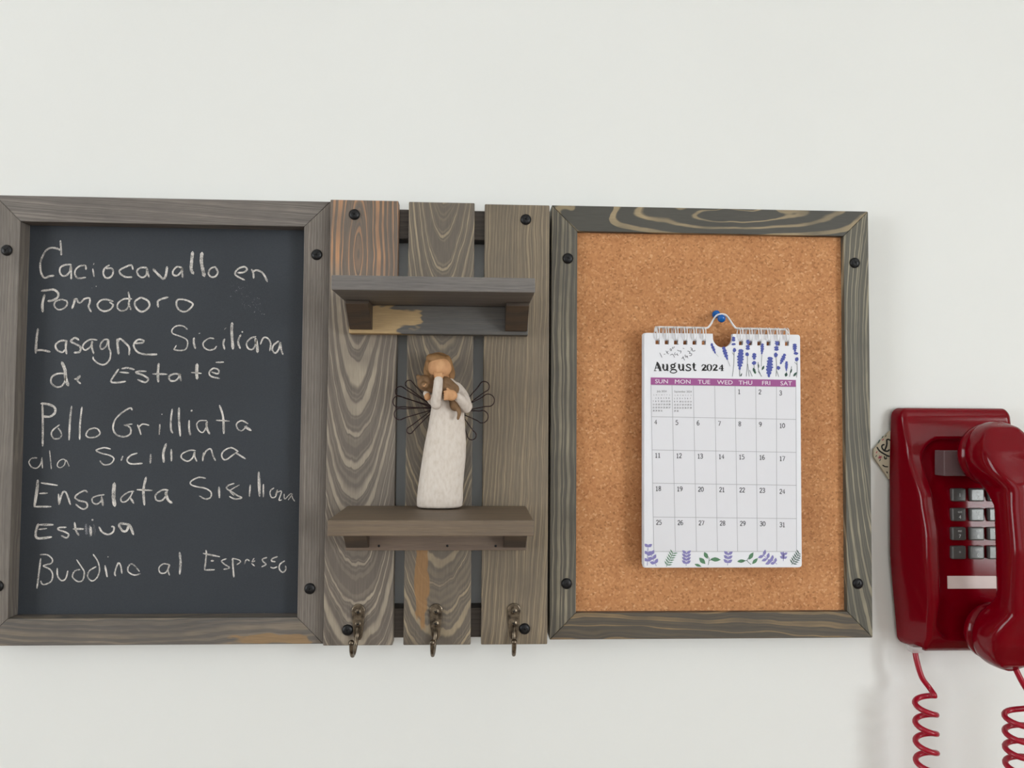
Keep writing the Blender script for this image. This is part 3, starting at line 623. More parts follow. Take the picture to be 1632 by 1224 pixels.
def mini(bm, x0, y0, name, first, nd):
    text_bm(bm, name, x0+14, y0, 3.0*MM, DK, 1.0)
    for i, ch in enumerate('SMTWTFS'): text_bm(bm, ch, x0+1.5+i*4.2, y0+6, 1.8*MM, DK)
    r = 0; cc = first
    for k in range(1, nd+1):
        digits(bm, str(k), x0-0.2+cc*4.2, y0+9.8+r*5.0, 2.4, 0.00022, DK); cc += 1
        if cc == 7: cc = 0; r += 1
bm = bmesh.new(); mini(bm, 1040.5, 623.5, 'July 2024', 1, 31); mini(bm, 1074.5, 624, 'September 2024', 0, 30)
lay(bm, DK+0.00003); from_bm('small_month_tables', bm, M['ink_grey'], top)
AUG = [((1028,530), """46:265,650 335,820;14:262,650 210,825;12:228,768 300,768;12:192,828 248,828;12:296,828 362,828;36:396,690 394,780;22:396,770 420,815 455,810 478,790;36:482,690 482,822;12:368,690 396,690;12:452,690 482,690;12:482,824 512,824
24:600,690 570,705 565,730 580,755 605,762 635,750 645,722 632,698 600,690;16:630,700 650,668 672,664;14:580,760 560,785 600,800;24:575,800 640,802 680,822;16:680,822 685,850 640,874 590,874 550,858 552,836 585,815
36:741,690 739,780;22:741,770 765,815 800,810 823,790;36:827,690 827,822;12:713,690 741,690;12:797,690 827,690;12:827,824 857,824;22:980,715 965,695 925,692 900,715 920,745 965,765 990,790 970,820 925,826 885,815;14:885,815 885,790;14:980,725 980,690
38:1058,665 1058,780;22:1058,775 1070,815 1110,818;12:1018,700 1105,700
16:1232,735 1245,705 1275,693;28:1290,700 1312,725 1295,760 1245,810;26:1240,814 1335,814;16:1232,830 1255,795;28:1362,705 1350,760 1365,815;28:1428,705 1440,760 1425,815;12:1360,700 1395,692 1430,702;12:1362,820 1395,828 1428,818
16:1475,735 1488,705 1518,693;28:1533,700 1555,725 1538,760 1488,810;26:1483,814 1575,814;16:1475,830 1498,795;12:1675,695 1605,782;14:1600,785 1705,785;30:1672,700 1672,822;12:1640,826 1705,826""")]
bm = bmesh.new(); strokes(bm, AUG, 13.6, DK, MM*1.28, jit=0.0, sm=4); lay(bm, DK+0.00003); from_bm('month_title', bm, M['ink'], top)
NOTE = [((1028,530), """9:320,440 370,545;8:405,470 440,465;9:455,395 480,440 515,465;9:500,400 470,450;8:540,370 560,395 580,375 555,350 540,370;8:600,310 590,345 625,330 630,300;7:690,260 730,250
9:545,490 600,470 640,540;8:655,430 640,480 700,470;9:690,450 715,505;9:700,380 740,400 780,400 770,450;7:815,340 850,345;10:790,560 830,545 820,520;10:820,530 860,605;9:870,480 880,530 930,510;9:900,500 930,555
10:920,400 975,420 960,450 1010,460 1000,500 960,500;10:985,330 1020,350 1030,400 1090,390;8:1020,350 990,390""")]
bm = bmesh.new(); strokes(bm, NOTE, 13.6, DK, MM*1.3, jit=0.1, sm=4); lay(bm, DK+0.00003); from_bm('pencil_note', bm, M['pencil'], top)
# lavender print: every spike, stem and leaf is a flat mark of its own
bm = None
def emit(nm):
    global bm
    for v in bm.verts: v.co.z = max(v.co.z, ZC+PZ0+0.0006); v.co.x = min(max(v.co.x, PX0+0.0008), PX1-0.0008)
    lay(bm, DK+0.00005)
    for i, f in enumerate(bm.faces):
        for v in f.verts: v.co.y = -(DK+0.00005+i*0.000002)
    from_bm(nm, bm, mats, top); bm = bmesh.new()
bm = bmesh.new()
mats = [M['lav'], M['lav2'], M['leaf'], M['leaf2'], M['stem']]
lx = lambda x: 1120+x/10.2; ly = lambda y: 525+y/10.2
def blob(cx, cy, rx, ry, rot, mi, k=0.12, nn=14):
    cr, sr = math.cos(rot), math.sin(rot); pts = []
    for i in range(nn):
        a = 2*math.pi*i/nn; rr = 1+k*random.uniform(-1, 1); x = rx*math.cos(a)*rr; y = ry*math.sin(a)*rr
        pts.append(p2(cx+x*cr-y*sr, cy+x*sr+y*cr, DK))
    flat_poly(bm, pts, mi)
def leaf(cx, cy, L, wd, ang, mi):
    cr, sr = math.cos(ang), math.sin(ang); pts = []
    prof = [(-1, 0), (-.6, .6), (-.1, 1), (.4, .75), (1, 0), (.4, -.75), (-.1, -1), (-.6, -.6)]
    for a, b in prof: pts.append(p2(cx+a*L/2*cr-b*wd/2*sr, cy+a*L/2*sr+b*wd/2*cr, DK))
    flat_poly(bm, pts, mi)
def stem(pts, wd=0.7, mi=4): ribbon(bm, [p2(x, y, DK) for x, y in (spline([Vector(p) for p in pts], 4) if len(pts) > 2 else pts)], wd*MM, mi, round_=False)
def spike(x0, y0, x1, y1, wd, nb, mi=0, gap=0.0):
    for i in range(nb):
        t = (i+0.5)/nb; cx, cy = lx(x0+(x1-x0)*t), ly(y0+(y1-y0)*t)
        e = math.sin(math.pi*min(1, (t*0.9+0.12)))**0.5 if nb > 2 else 1
        L = math.hypot(x1-x0, y1-y0)/10.2/nb
        an = math.atan2(y1-y0, x1-x0)-math.pi/2
        blob(cx, cy, wd*1.15/10.2/2*e, L*(0.62-gap), an, mi, 0.16)
for s in [(140, 230, 205, 390, 44, 4), (335, 285, 400, 490, 62, 5), (500, 120, 500, 190, 48, 2), (500, 225, 502, 255, 60, 1), (516, 310, 514, 365, 50, 1), (622, 325, 600, 655, 96, 7), (740, 170, 735, 240, 66, 3), (732, 255, 732, 330, 60, 2),
          (722, 380, 722, 430, 52, 1), (838, 390, 836, 490, 70, 3), (834, 520, 834, 570, 62, 1), (972, 230, 960, 400, 50, 5), (1100, 450, 1072, 775, 98, 7), (1208, 190, 1205, 260, 68, 3), (1198, 275, 1198, 345, 60, 2), (1188, 385, 1190, 445, 54, 1),
          (1335, 400, 1265, 560, 60, 5), (1230, 600, 1232, 650, 54, 1), (1362, 520, 1358, 670, 46, 5), (1492, 235, 1500, 360, 66, 4), (1515, 370, 1515, 410, 62, 1), (1528, 455, 1528, 515, 52, 1)]:
    spike(*s); emit('lavender_spike')
for pts, wd in [([(205, 390), (255, 440)], .4), ([(400, 490), (445, 600)], .5), ([(510, 370), (505, 560), (480, 765)], .8), ([(600, 650), (600, 765)], 1.1), ([(725, 430), (725, 560), (708, 765)], .8), ([(730, 560), (755, 765)], .8), ([(835, 570), (838, 640)], .8),
                ([(962, 400), (950, 600)], .6), ([(1190, 445), (1200, 600), (1190, 765)], .8), ([(1205, 680), (1235, 770)], .8), ([(1360, 670), (1355, 760)], .7), ([(1530, 515), (1535, 650), (1525, 780)], .8), ([(900, 530), (905, 650), (955, 765)], .9),
                ([(760, 660), (805, 765)], .8), ([(620, 765), (635, 710)], .8), ([(480, 375), (505, 415)], .7), ([(1490, 530), (1530, 570)], .7), ([(1445, 600), (1410, 770)], .8), ([(900, 680), (960, 765)], .8)]:
    stem([(lx(x), ly(y)) for x, y in pts], wd); emit('printed_stem')
for x, y, L, wd, an, mi in [(835, 665, 9, 4.5, 1.2, 3), (905, 590, 8, 2.4, 1.45, 3), (980, 625, 8.5, 3.6, -1.1, 3), (1355, 735, 7, 5, -1.3, 3), (1435, 680, 9, 2.6, -1.2, 3), (1500, 730, 9, 3.8, -0.9, 3), (625, 740, 5, 2, -1.1, 3), (850, 700, 5, 4, 1.2, 2)]:
    leaf(lx(x), ly(y), L, wd, an, mi); emit('printed_leaf')
gx = lambda x: 1010+x/5.562; gy = lambda y: 700+y/5.562
def sprig(x0, y0, x1, y1, nl, L, wd, mi, sp=0.9, st=.8):
    stem([(gx(x0), gy(y0)), (gx(x1), gy(y1))], st, mi); an = math.atan2(y1-y0, x1-x0)
    for i in range(nl):
        t = (i+0.6)/nl; cx, cy = gx(x0+(x1-x0)*t), gy(y0+(y1-y0)*t)
        for s in (-1, 1): leaf(cx+math.cos(an+s*sp)*L*0.5, cy+math.sin(an+s*sp)*L*0.5, L, wd, an+s*sp, mi)
    emit('printed_sprig')
sprig(120, 1120, 128, 930, 3, 8, 5.2, 1); sprig(200, 1125, 150, 1010, 3, 9, 5.4, 1)
sprig(290, 1128, 350, 1005, 6, 8, 1.9, 2, 1.0); sprig(465, 1122, 468, 1005, 4, 9, 4.6, 1)
for x, y, L, wd, an, mi in [(640, 1030, 12, 6.5, 1.1, 2), (608, 1078, 14, 7.5, .8, 2), (725, 1066, 17, 7, .05, 2), (570, 1118, 12, 4.5, .35, 2), (1040, 1035, 14, 6.5, -1.0, 2), (955, 1080, 14, 5.6, -.1, 2), (1075, 1080, 13, 5.6, -.8, 2), (1325, 1030, 13, 5, 1.57, 1)]:
    leaf(gx(x), gy(y), L, wd, an, mi); emit('printed_leaf')
emit('printed_stem') if len(bm.verts) else None; stem([(gx(660), gy(1115)), (gx(668), gy(1060)), (gx(650), gy(1030))], .8, 3); emit('printed_stem') if len(bm.verts) else None; stem([(gx(1040), gy(1110)), (gx(1005), gy(1075)), (gx(1030), gy(1040))], .8, 3)
emit('printed_stem') if len(bm.verts) else None; stem([(gx(668), gy(1075)), (gx(700), gy(1068))], .8, 3); emit('printed_stem') if len(bm.verts) else None; stem([(gx(1005), gy(1075)), (gx(960), gy(1080))], .8, 3); emit('printed_stem')
sprig(832, 1118, 838, 1010, 3, 9, 5, 1); sprig(1235, 1105, 1140, 1020, 3, 10, 5, 1, 1.1); sprig(1270, 1108, 1215, 1060, 2, 8, 4.5, 1, 1.0)
sprig(1400, 1112, 1470, 1010, 6, 8, 2.0, 3, 1.1); sprig(1325, 1080, 1330, 1010, 2, 7, 4, 1, 1.0)
if len(bm.verts): emit('printed_stem')

# ------------------------------------------------------------------ push pin
pa_, pb_ = at(1141.5, 500, 0.018), at(1151, 507.5, 0.033); pp = pa_; bm = bmesh.new()
lathe(bm, (0, -ZC), [(0, 0), (0.0032, 0), (0.0036, 0.0012), (0.0032, 0.0024), (0.0019, 0.0034), (0.0017, 0.0115), (0.0027, 0.0130), (0.0034, 0.0150), (0.0032, 0.0170), (0.0020, 0.0182), (0, 0.0184)], 28)
ax = (pb_-pa_).normalized()
rot = Vector((0, -1, 0)).rotation_difference(ax).to_matrix()
for v in bm.verts: v.co = rot @ v.co + Vector((pp.x, -0.0166, pp.z))
po = from_bm('push_pin', bm, M['pin'], None, smooth=True, origin=(pp.x, -0.0165, pp.z))
tag(po, 'blue push pin holding the calendar on the corkboard', 'push pin')

# ------------------------------------------------------------------ figurine
FY = 0.048
fb = at(700, 811, 0.047)
fig = thing('angel_figurine', (-0.0300, -FY, ZC-0.0761), 'carved white angel figurine cuddling a brown puppy on lower shelf', 'figurine')
def remeshed(name, bm, mat, parent, vox=0.0008, sm=6, label=None):
    o = from_bm(name, bm, mat, parent, smooth=True, label=label)
    r = o.modifiers.new('remesh', 'REMESH'); r.mode = 'VOXEL'; r.voxel_size = vox; r.use_smooth_shade = True
    s = o.modifiers.new('smooth', 'SMOOTH'); s.iterations = sm; s.factor = 0.5
    return o
bm = bmesh.new()
st = [(667, 732, 810.5, 9.0), (664, 737, 806, 10.2), (664, 738, 795, 10.4), (666, 738, 777, 10.2), (669.5, 740, 753, 9.8), (673, 742.5, 729, 9.3), (677, 743, 706, 8.8), (682, 741.5, 682, 8.4), (686, 740, 658, 8.0), (688, 738, 645, 8.0), (691, 736, 630, 7.8), (696, 734, 617, 7.0), (703, 728, 609, 5.5), (709, 721, 603, 4.0)]
rings = []
zbase = ZC-0.0757
for xl, xr, y, dh in st:
    a, b = at(xl, y, FY), at(xr, y, FY); cx = (a.x+b.x)/2; rx = (b.x-a.x)/2
    z = zbase if y > 810 else max((a.z+b.z)/2, zbase+0.0008)
    rings.append([bm.verts.new((cx+rx*math.copysign(abs(math.cos(t))**0.9, math.cos(t)), -FY-dh/1000*math.copysign(abs(math.sin(t))**0.9, math.sin(t)), z)) for t in [2*math.pi*i/28 for i in range(28)]])
for a, b in zip(rings, rings[1:]):
    for i in range(28): bm.faces.new((a[i], a[(i+1) % 28], b[(i+1) % 28], b[i]))
bm.faces.new(rings[0][::-1]); bm.faces.new(rings[-1])
def limb(bm, pts, rr, seg=14):
    P = spline([at(*p) for p in pts], 5); N = len(P)
    R = [rr[0]+(rr[1]-rr[0])*i/(N-1) for i in range(N)] if isinstance(rr, tuple) else rr
    tube(bm, P, R, seg); ellipsoid(bm, P[0], (R[0],)*3, 14); ellipsoid(bm, P[-1], (R[-1],)*3, 14)
limb(bm, [(702, 622, 0.050), (695, 632, 0.056), (695, 644, 0.062)], (0.0042, 0.0045))
limb(bm, [(695, 644, 0.063), (697, 625, 0.0665), (699, 605, 0.067)], (0.0044, 0.0036))
limb(bm, [(728, 617, 0.047), (738, 630, 0.050), (744, 648, 0.055)], (0.0042, 0.0046))
limb(bm, [(743, 650, 0.056), (737, 640, 0.062), (730, 633, 0.065)], (0.0044, 0.0037))
limb(bm, [(688, 640, 0.052), (681, 630, 0.058), (679, 627, 0.059)], (0.0030, 0.0026))
remeshed('gown', bm, M['gown'], fig, 0.0008, 4)
bm = bmesh.new()
ellipsoid(bm, at(701, 586, 0.0565), (0.0095, 0.0068, 0.0088), 24)
ellipsoid(bm, at(708, 604, 0.050), (0.0042, 0.0042, 0.006), 16)
remeshed('face', bm, M['skin'], fig, 0.0006, 3, 'plain carved face and neck')
bm = bmesh.new()
ellipsoid(bm, at(699, 582, 0.0490), (0.0113, 0.0098, 0.0106), 26)
ellipsoid(bm, at(698, 574, 0.0550), (0.0100, 0.0062, 0.0050), 20, Matrix.Rotation(0.25, 3, 'Y'))
limb(bm, [(714, 585, 0.046), (718, 596, 0.045), (716, 606, 0.044)], (0.0046, 0.0032))
limb(bm, [(685, 582, 0.047), (682, 592, 0.046), (684, 602, 0.046)], (0.0044, 0.0032))
ellipsoid(bm, at(715, 580, 0.054), (0.0033, 0.0050, 0.0075), 16, Matrix.Rotation(-0.2, 3, 'Y'))
remeshed('hair', bm, M['hair'], fig, 0.0006, 3)
bm = bmesh.new()                                       # near hand cupped under the chin, five short fingers
ellipsoid(bm, at(699, 600.5, 0.0665), (0.0037, 0.0030, 0.0036), 16)
for k in range(4): limb(bm, [(693.5+k*3.4, 599, 0.068), (692.5+k*3.6, 594.5, 0.0675)], (0.0011, 0.0008), 8)
limb(bm, [(705, 600, 0.0665), (707.5, 596, 0.066)], (0.0011, 0.0008), 8)
remeshed('hand', bm, M['skin'], fig, 0.0004, 2)
bm = bmesh.new()                                       # far hand laid over the puppy
ellipsoid(bm, at(719, 630, 0.0685), (0.0050, 0.0032, 0.0044), 16)
for k in range(4): limb(bm, [(714, 623.5+k*4.0, 0.0700), (708.5, 624.5+k*4.0, 0.0690)], (0.0012, 0.0009), 8)
limb(bm, [(718, 624, 0.0695), (713, 619.5, 0.0688)], (0.0012, 0.0009), 8)
remeshed('hand', bm, M['skin'], fig, 0.0004, 2)
bm = bmesh.new()
ellipsoid(bm, at(681, 632, 0.060), (0.0026, 0.0024, 0.0034), 14); remeshed('paw', bm, M['skin'], fig, 0.0005, 2)
bm = bmesh.new()
ellipsoid(bm, at(677, 610, 0.0600), (0.0062, 0.0056, 0.0064), 20)
ellipsoid(bm, at(676, 614, 0.0660), (0.0034, 0.0036, 0.0030), 16)
ellipsoid(bm, at(668.5, 604, 0.0600), (0.0022, 0.0026, 0.0040), 14, Matrix.Rotation(-0.5, 3, 'Y'))
ellipsoid(bm, at(687, 604, 0.0600), (0.0026, 0.0024, 0.0040), 14, Matrix.Rotation(0.5, 3, 'Y'))
limb(bm, [(682, 614, 0.0575), (697, 616, 0.0590), (712, 620, 0.0600), (724, 634, 0.0585), (726, 646, 0.0575)], (0.0060, 0.0048))
limb(bm, [(710, 610, 0.0590), (724, 620, 0.0580)], (0.0052, 0.0042))
limb(bm, [(728, 650, 0.0590), (732, 657, 0.0610), (730, 667, 0.0610)], (0.0022, 0.0012))
remeshed('puppy', bm, M['fur'], fig, 0.0006, 3)
bm = bmesh.new(); limb(bm, [(673.5, 613, 0.0688), (676, 615.5, 0.0692), (678.5, 612, 0.0690)], (0.0004, 0.0004), 6)
from_bm('muzzle_line', bm, M['skin'], fig, smooth=True)
def wing(root, loops):
    bm = bmesh.new()
    for ex, ey, r in loops:
        rx, ry = root; dx, dy = ex-rx, ey-ry; L = math.hypot(dx, dy); ux, uy = dx/L, dy/L; qx, qy = -uy, ux
        pts = [(rx+qx*1.5, ry+qy*1.5)] + [(rx+ux*L*t+qx*r*(0.25+0.75*t**1.2)*0.9, ry+uy*L*t+qy*r*(0.25+0.75*t**1.2)*0.9) for t in (0.35, 0.65, 0.85)]
        for k in range(7):
            a = math.pi/2-math.pi*k/6; pts.append((ex+(ux*math.cos(a)+qx*math.sin(a))*r, ey+(uy*math.cos(a)+qy*math.sin(a))*r))
        pts += [(rx+ux*L*t-qx*r*(0.25+0.75*t**1.2)*0.9, ry+uy*L*t-qy*r*(0.25+0.75*t**1.2)*0.9) for t in (0.85, 0.65, 0.35)] + [(rx-qx*1.5, ry-qy*1.5)]
        tube(bm, spline([at(x, y, 0.0385) for x, y in pts], 4), 0.00042, 6)
    return from_bm('wire_wing', bm, M['wire_dark'], fig, smooth=True)
wing((694, 650), [(652, 612, 6), (638, 624, 8), (635, 640, 9), (637, 660, 9), (653, 686, 5)])
wing((730, 655), [(772, 616, 8), (778, 638, 10), (768, 664, 10), (752, 694, 7)])

# ------------------------------------------------------------------ tag behind the phone
tc = at(1430, 724, 0.002); bm = bmesh.new()
pts = []
Tp = [(1391.5, 716), (1391.5, 728), (1416, 764), (1430, 766), (1445, 764), (1466, 728), (1466, 716), (1445, 688), (1430, 684), (1417, 687)]
from_bm_pts = [(at(x, y, 0.002).x, at(x, y, 0.002).z-ZC) for x, y in Tp]
tg = from_bm('hanging_tag', prism(from_bm_pts, 0.0006, 0.0028, 0.0006), M['tagwood'], None, origin=(tc.x, -0.0006, tc.z))
tag(tg, 'cream tag with black lettering and pink flowers sticking out behind phone', 'tag')
bm = bmesh.new(); tsx = 12.24
strokes(bm, [((1385, 670), """18:155,520 200,590 270,640 360,690 400,700;20:345,375 345,480 300,600;18:300,470 255,490 255,540 300,590 360,600 400,570;18:340,380 380,370 410,390;14:300,700 310,750 350,740;14:265,870 310,900 370,905;14:345,1000 360,1030""")], tsx, 0.0029, 0.00095, 0, 0.05, 4)
for x, y, a in ((215, 720, 0), (215, 720, 1.2), (215, 720, 2.4)): ribbon(bm, [p2(1385+(x-35*math.cos(a))/tsx, 670+(y-35*math.sin(a))/tsx, .0029), p2(1385+(x+35*math.cos(a))/tsx, 670+(y+35*math.sin(a))/tsx, .0029)], 0.0011, 1)
for x, y, mi in ((140, 635, 1), (265, 390, 1), (130, 710, 2), (180, 440, 2), (318, 320, 2), (255, 340, 2), (205, 790, 2), (190, 410, 2), (330, 730, 2)):
    ribbon(bm, [p2(1385+x/tsx, 670+y/tsx, .0029), p2(1385+x/tsx+1.5, 670+y/tsx-2.4, .0029)], 0.0012, mi)
lay(bm, 0.0029); from_bm('tag_print', bm, [M['blackink'], M['pinkink'], M['leaf2']], tg)

# ------------------------------------------------------------------ telephone
BX0, BX1, BZ1, BZ0 = 0.3715, 0.4800, 0.0085, -0.2005
ph = thing('wall_telephone', ((BX0+BX1)/2, 0, ZC+BZ0), 'glossy dark red push-button wall telephone right of the corkboard', 'telephone')
def interp(t, tb):
    for (a, va), (b, vb) in zip(tb, tb[1:]):
        if t <= b or b == tb[-1][0]:
            k = max(0, min(1, (t-a)/(b-a))); k = k*k*(3-2*k)*0.5+k*0.5; return va+(vb-va)*k
def prof(z): return interp(-z, [(-0.0085, 0.0135), (0.0, 0.0155), (0.03, 0.022), (0.07, 0.0355), (0.10, 0.0405), (0.15, 0.0415), (0.185, 0.037), (0.2005, 0.0285)])
def bl(z): return BX0+interp(-z, [(-0.0085, 0.0005), (0.05, -0.0015), (0.12, -0.002), (0.2005, 0.0035)])
def br(z): return BX1-interp(-z, [(-0.0085, 0.0010), (0.05, -0.0015), (0.12, -0.002), (0.2005, 0.0035)])
def inset(z, r=0.008):
    e = min(BZ1-z, z-BZ0); return 0 if e >= r else r-math.sqrt(max(0, r*r-(r-e)**2))
def ss(t): t = max(0, min(1, t)); return t*t*(3-2*t)
def recess(x, z):
    x0, x1, z0, z1 = 0.3815, 0.4700, -0.188, -0.018
    R = 0.026 if z > -0.1 else 0.016
    qx = abs(x-(x0+x1)/2)-((x1-x0)/2-R); qz = abs(z-(z0+z1)/2)-((z1-z0)/2-R)
    sd = math.hypot(max(qx, 0), max(qz, 0))+min(max(qx, qz), 0)-R
    return 0.0052*ss(-sd/0.0035)
def bdepth(x, z): return prof(z)-recess(x, z)
RE = 0.0045
def edge_pts(n_):     # non-uniform 0..1 parameter with more samples near both ends
    e = [0, 0.0008, 0.002, 0.004, 0.0075, 0.012, 0.018, 0.026, 0.036, 0.048]
    mid = [0.048+(0.904)*i/n_ for i in range(1, n_)]
    return e+mid+[1-q for q in e[::-1]]
us, ts = edge_pts(64), [0, 0.0003, 0.001, 0.002, 0.0036, 0.006, 0.009, 0.013, 0.018, 0.0235]+[0.0235+0.953*i/110 for i in range(1, 110)]+[1-q for q in [0, 0.0003, 0.001, 0.002, 0.0036, 0.006, 0.009, 0.013, 0.018, 0.0235][::-1]]
bm = bmesh.new(); G = []
for t in ts:
    z = BZ1+(BZ0-BZ1)*t; i_ = inset(z); xa, xb = bl(z)+i_, br(z)-i_; row = []
    for u in us:
        x = xa+(xb-xa)*u; e = min(x-xa, xb-x, BZ1-z, z-BZ0)
        # draft: the flank leans in a little toward the front
        dz = 0 if e >= RE else RE-math.sqrt(max(0, RE*RE-(RE-e)**2))
        dp_ = bdepth(x, z)-dz
        row.append(bm.verts.new((x+0.0120*min(dp_/0.042, 1)*((BX0+BX1)/2-x)/((BX1-BX0)/2), -dp_, ZC+z)))
    G.append(row)
for a, b in zip(G, G[1:]):
    for i in range(len(us)-1): bm.faces.new((a[i], b[i], b[i+1], a[i+1]))
rim = [G[0][i] for i in range(len(us))]+[G[j][-1] for j in range(1, len(ts))]+[G[-1][i] for i in range(len(us)-2, -1, -1)]+[G[j][0] for j in range(len(ts)-2, 0, -1)]
cxm, czm = (BX0+BX1)/2, (BZ0+BZ1)/2
hwb = (BX1-BX0)/2
def undraft(v, k):
    f = 0.0120*min(-v.co.y/0.042, 1)/hwb; return v.co.x+k*((v.co.x-cxm)/(1-f)-(v.co.x-cxm))
mid_ = [bm.verts.new((undraft(v, 0.5), v.co.y*0.5-0.002, v.co.z)) for v in rim]; back = [bm.verts.new((undraft(v, 1), -0.0035, v.co.z)) for v in rim]
for A, B in ((rim, mid_), (mid_, back)):
    for i in range(len(rim)): j = (i+1) % len(rim); bm.faces.new((A[i], A[j], B[j], B[i]))
bm.faces.new([bm.verts.new(v.co) for v in back[::-1]])
bmesh.ops.recalc_face_normals(bm, faces=bm.faces[:])
from_bm('phone_housing', bm, M['red'], ph, smooth=True)
# keypad
KX = [1529, 1558.3, 1587.5]; KY = [789, 820.5, 851, 881]; KD = 0.0395
LAB = ['1', '2', '3', '4', '5', '6', '7', '8', '9', '*', '0', '#']; SUBL = ['', 'ABC', 'DEF', 'GHI', 'JKL', 'MNO', 'PRS', 'TUV', 'WXY', '', 'OPER', '']
for r in range(4):
    for c in range(3):
        KD = 0.034
        for _ in range(3): v = at(KX[c], KY[r], KD); x, z = v.x, v.z-ZC; fd = bdepth(x, z); KD = fd+0.0037
        k = from_bm('keypad_button', box(x-0.0062, x+0.0062, fd-0.0008, fd+0.0036, z-0.0056, z+0.0056, 0.0012), M['key'], ph)
        bm = bmesh.new(); l = LAB[r*3+c]
        text_bm(bm, l, KX[c]+1, KY[r]+(3.5 if SUBL[r*3+c] else 0), 5.6*MM, KD)
        if SUBL[r*3+c]: text_bm(bm, SUBL[r*3+c], KX[c]+1, KY[r]-4.5, 2.8*MM, KD)
        off = x-at(KX[c], KY[r], KD).x; lay(bm, fd+0.00368); from_bm('key_lettering', bm, M['key_print'], k)
a, b = at(1510, 918, 0.0365), at(1591, 938, 0.0365); fd = bdepth(0.40, a.z-ZC)
from_bm('number_card', box(a.x, b.x, fd-0.001, fd+0.0008, b.z-ZC, a.z-ZC, 0.0002), M['card'], ph, label='blank pale number card')
hz0, hz1 = -0.0505, -0.0300
bm = bmesh.new(); fd0, fd1 = bdepth(0.40, hz0), bdepth(0.40, hz1)
pa = [(at(px, py, dd).x, at(px, py, dd).z-ZC, dd) for px, py, dd in ((1489, 717, 0.020), (1541, 717, 0.020), (1553, 757, 0.0235), (1489, 757, 0.0235))]
vb = [bm.verts.new((x, -d, ZC+z)) for x, z, d in pa]; vf = [bm.verts.new((x+(0.001 if i in (0, 3) else 0), -d-0.0125, ZC+z)) for i, (x, z, d) in enumerate(pa)]
bm.faces.new(vf); bm.faces.new(vb[::-1])
for i in range(4): bm.faces.new((vf[i], vb[i], vb[(i+1) % 4], vf[(i+1) % 4]))
bmesh.ops.recalc_face_normals(bm, faces=bm.faces[:]); bevel(bm, 0.0009, 3)
from_bm('hook_switch', bm, M['smoke'], ph, label='smoky clear plastic hook tab')

# handset
HX = 0.4340
hs = thing('telephone_handset', (HX, -0.05, ZC-0.2), 'glossy dark red telephone handset hanging on the phone', 'handset')
EZ, ER, MZ, MR = -0.0310, 0.0280, -0.1785, 0.0262
def hw(z):
    def circ(c, r): return math.sqrt(max(0, r*r-(z-c)**2))
    a, b = circ(EZ, ER), circ(MZ, MR); g = 0.0150 if EZ > z > MZ else 0
    return (a**5+b**5+g**5)**0.2
def hb(z): return interp(-z, [(0.003, 0.050), (0.008, 0.046), (0.05, 0.045), (0.072, 0.066), (0.142, 0.067), (0.160, 0.050), (0.195, 0.048), (0.2046, 0.054)])
def hf(z): return interp(-z, [(0.003, 0.056), (0.008, 0.066), (0.028, 0.079), (0.055, 0.088), (0.105, 0.092), (0.150, 0.089), (0.178, 0.082), (0.197, 0.074), (0.2046, 0.066)])
bm = bmesh.new(); rings = []; NS = 40
zs = []
for i in range(90):
    t = i/89; zs.append(-0.0033-(0.2045-0.0033)*(0.5-0.5*math.cos(math.pi*t))*1.0)
for z in zs:
    wz, d0, d1 = max(hw(z), 0.003), hb(z), hf(z); dc = (d0+d1)/2; hd = max((d1-d0)/2, 0.001); ring = []
    for i in range(NS):
        a = 2*math.pi*i/NS; ca, sa = math.cos(a), math.sin(a); p = 0.52
        xx = math.copysign(abs(ca)**p, ca)*wz; yy = math.copysign(abs(sa)**p, sa)
        xx *= 1-0.17*(yy+1)/2                        # narrower toward the room
        ring.append(bm.verts.new((HX+xx, -(dc+yy*hd), ZC+z)))
    rings.append(ring)
for a, b in zip(rings, rings[1:]):
    for i in range(NS): bm.faces.new((a[i], a[(i+1) % NS], b[(i+1) % NS], b[i]))
bm.faces.new(rings[0]); bm.faces.new(rings[-1][::-1])
bmesh.ops.recalc_face_normals(bm, faces=bm.faces[:])
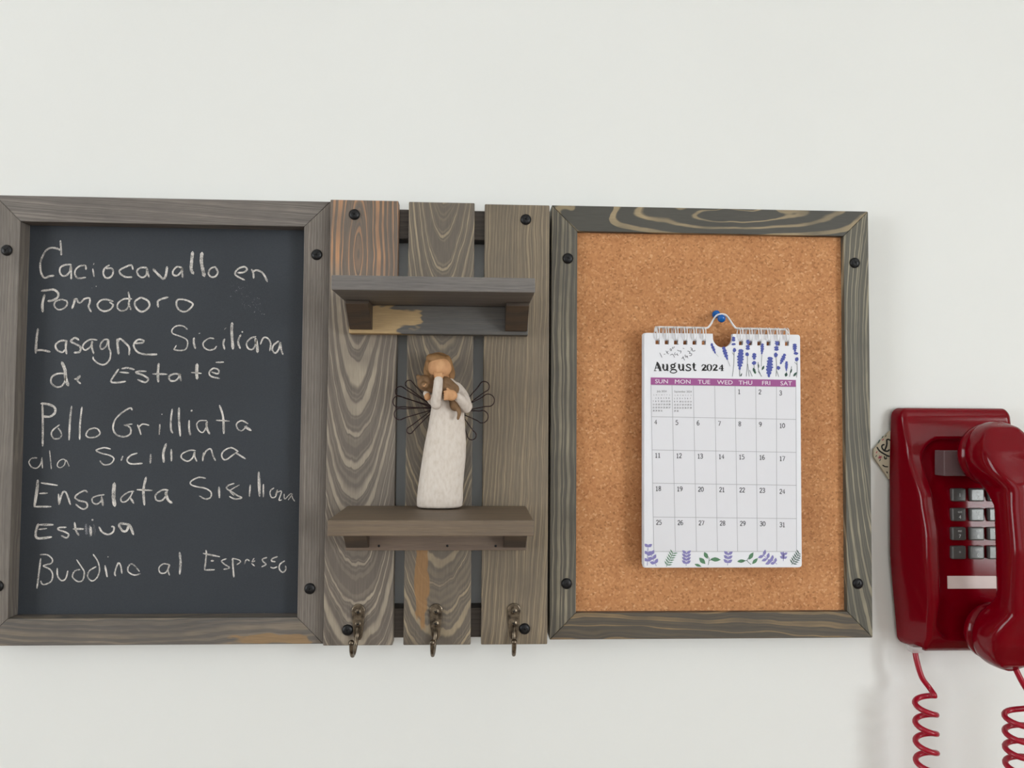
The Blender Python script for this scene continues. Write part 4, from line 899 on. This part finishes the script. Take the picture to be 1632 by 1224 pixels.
from_bm('handset_body', bm, M['red'], hs, smooth=True)
for nm, cz, r, d0 in (('earpiece_cap', EZ, 0.0262, 0.0385), ('mouthpiece_cap', MZ, 0.0240, 0.0400)):
    bm = bmesh.new(); lathe(bm, (HX, cz), [(0, d0), (r*0.80, d0), (r*0.92, d0+0.001), (r, d0+0.003), (r, d0+0.010), (0, d0+0.0105)], 40)
    from_bm(nm, bm, M['red'], hs, smooth=True)

# coiled cord
bm = bmesh.new(); path = []
s0 = [at(1458, 1036, 0.024), at(1461, 1053, 0.026), at(1469, 1079, 0.028), at(1481, 1096, 0.028)]
hc = at(1475, 1109, 0.034); rH = 0.0082; pit = 0.0158
def helix(cx, cy, z0, r, pitch, turns, a0, sgn=1, grow=0.0):
    out = []
    for i in range(int(turns*20)+1):
        a = a0+sgn*2*math.pi*i/20; out.append(Vector((cx+r*math.cos(a), cy+r*math.sin(a)*0.95, z0-pitch*(i/20))))
    return out
L1 = helix(hc.x, hc.y, hc.z, rH, pit, 15, 0.0, 1)
A = spline(s0+[L1[0]], 6)[:-1]+L1
rc = Vector((0.4475, -0.055, at(1632, 1137, 0.055).z))
L2 = helix(rc.x, rc.y, rc.z, 0.0098, 0.0128, 18, 1.2, 1)
B = spline([Vector((0.4400, -0.060, ZC-0.1995)), at(1628, 1085, 0.062), at(1640, 1105, 0.06), at(1650, 1125, 0.058), L2[0]], 6)[:-1]+L2
zb = min(A[-1].z, B[-1].z)
U = [A[-1], Vector((0.385, -0.036, zb-0.030)), Vector((0.405, -0.042, zb-0.055)), Vector((0.428, -0.048, zb-0.048)), Vector((0.445, -0.052, zb-0.02)), B[-1]]
full = A+spline(U, 10)[1:-1]+B[::-1]
tube(bm, full, 0.0023, 10)
cd = from_bm('coiled_cord', bm, M['red_cord'], ph, smooth=True)
v = at(1457, 1033, 0.024)
from_bm('plug', box(v.x-0.0042, v.x+0.0046, 0.0195, 0.0285, v.z-ZC-0.0030, v.z-ZC+0.0020, 0.0005), M['clear'], cd, label='clear plastic plug')
